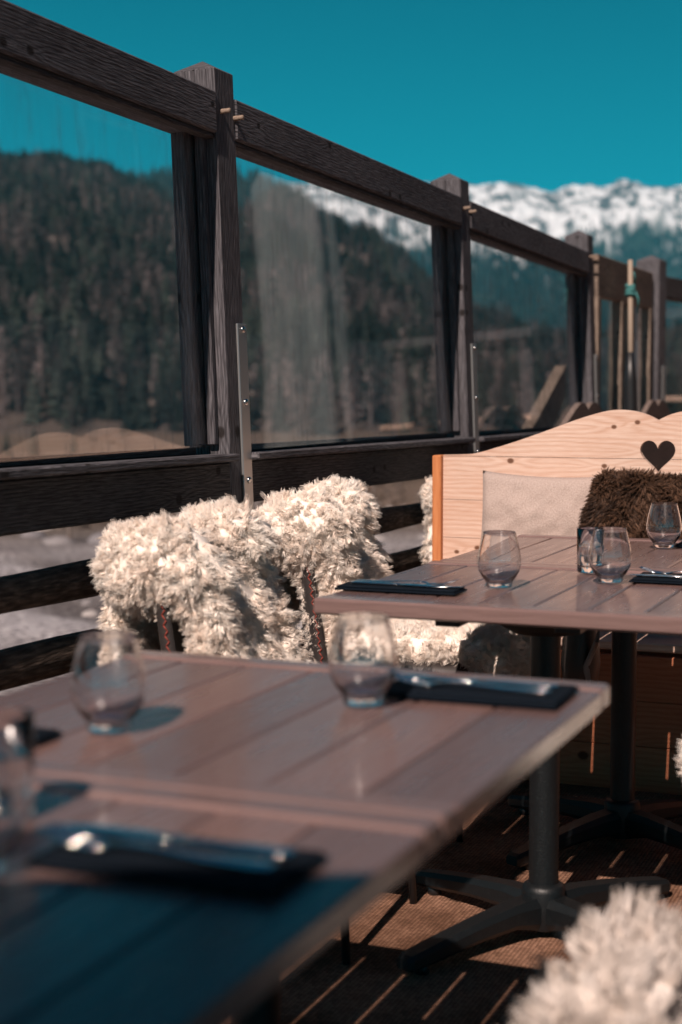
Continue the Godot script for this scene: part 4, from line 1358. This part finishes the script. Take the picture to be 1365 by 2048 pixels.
	part("gable_wall", box(Vector3(9.0, 7.3, 0.3), 0.02, 0, 33), M.weathered_dark, ho, Vector3(4.8, 3.65, -26.8))
	part("roof", box(Vector3(11.0, 0.3, 56.0), 0.03, 2, 34), M.weathered_dark, ho, Vector3(4.6, 7.5, 0), Vector3(0, 0, 0.18))
	for k in 9:
		var wz := 22.0 - 5.4 * k
		var wf := part("window", box(Vector3(0.12, 1.5, 1.4), 0.01), M.pole_wood, ho, Vector3(-0.02, 4.6, wz))
		part("pane", box(Vector3(0.02, 1.3, 1.2), 0.002), M.black_plastic, wf, Vector3(-0.062, 0, 0))
	var hut := thing("timber_hut", "small pale timber hut on the far terrace, faintly mirrored in the second pane", "hut", Vector3(1.35, 0, -17.0))
	part("wall", box(Vector3(1.6, 1.9, 1.6), 0.01, 0, 41), M.weathered, hut, Vector3(0, 0.95, 0))
	part("roof", box(Vector3(1.7, 0.1, 1.9), 0.01, 0, 42), M.weathered, hut, Vector3(0, 2.0, 0.0), Vector3(0.05, 0, 0))
	part("counter", box(Vector3(1.7, 0.06, 0.4), 0.01, 0, 43), M.larch, hut, Vector3(0, 1.05, 1.0))
	part("hatch", box(Vector3(1.3, 0.8, 0.04), 0.01, 0, 44), M.black_plastic, hut, Vector3(0, 1.45, 0.805))
	var bag := thing("black_bag", "black bag with a grey strap hanging below the seam of the far tables", "bag", Vector3(-0.87, 0.54, -3.60))
	var bs := smooth_st()
	tube(bs, [Vector3(0, -0.1, 0), Vector3(0, -0.092, 0), Vector3(0, -0.03, 0), Vector3(0, 0.05, 0), Vector3(0, 0.1, 0), Vector3(0, 0.108, 0)], [0.03, 0.055, 0.066, 0.055, 0.04, 0.02], 18, Vector2(1.0, 0.7))
	part("body", done(bs), M.leather, bag)
	bs = smooth_st()
	tube(bs, [Vector3(-0.02, 0.1, 0.02), Vector3(0.0, 0.145, 0.03), Vector3(0.035, 0.15, 0.05), Vector3(0.062, 0.10, 0.055), Vector3(0.05, 0.03, 0.05), Vector3(0.025, -0.03, 0.05), Vector3(0.03, -0.09, 0.04)], [0.006, 0.007, 0.008, 0.009, 0.009, 0.008, 0.007], 8, Vector2(1.4, 0.6))
	part("strap", done(bs), M.strap_grey, bag)
	# air between here and the mountains
	env.fog_enabled = true
	env.fog_density = 0.000075
	env.fog_light_color = Color(0.16, 0.62, 0.72)
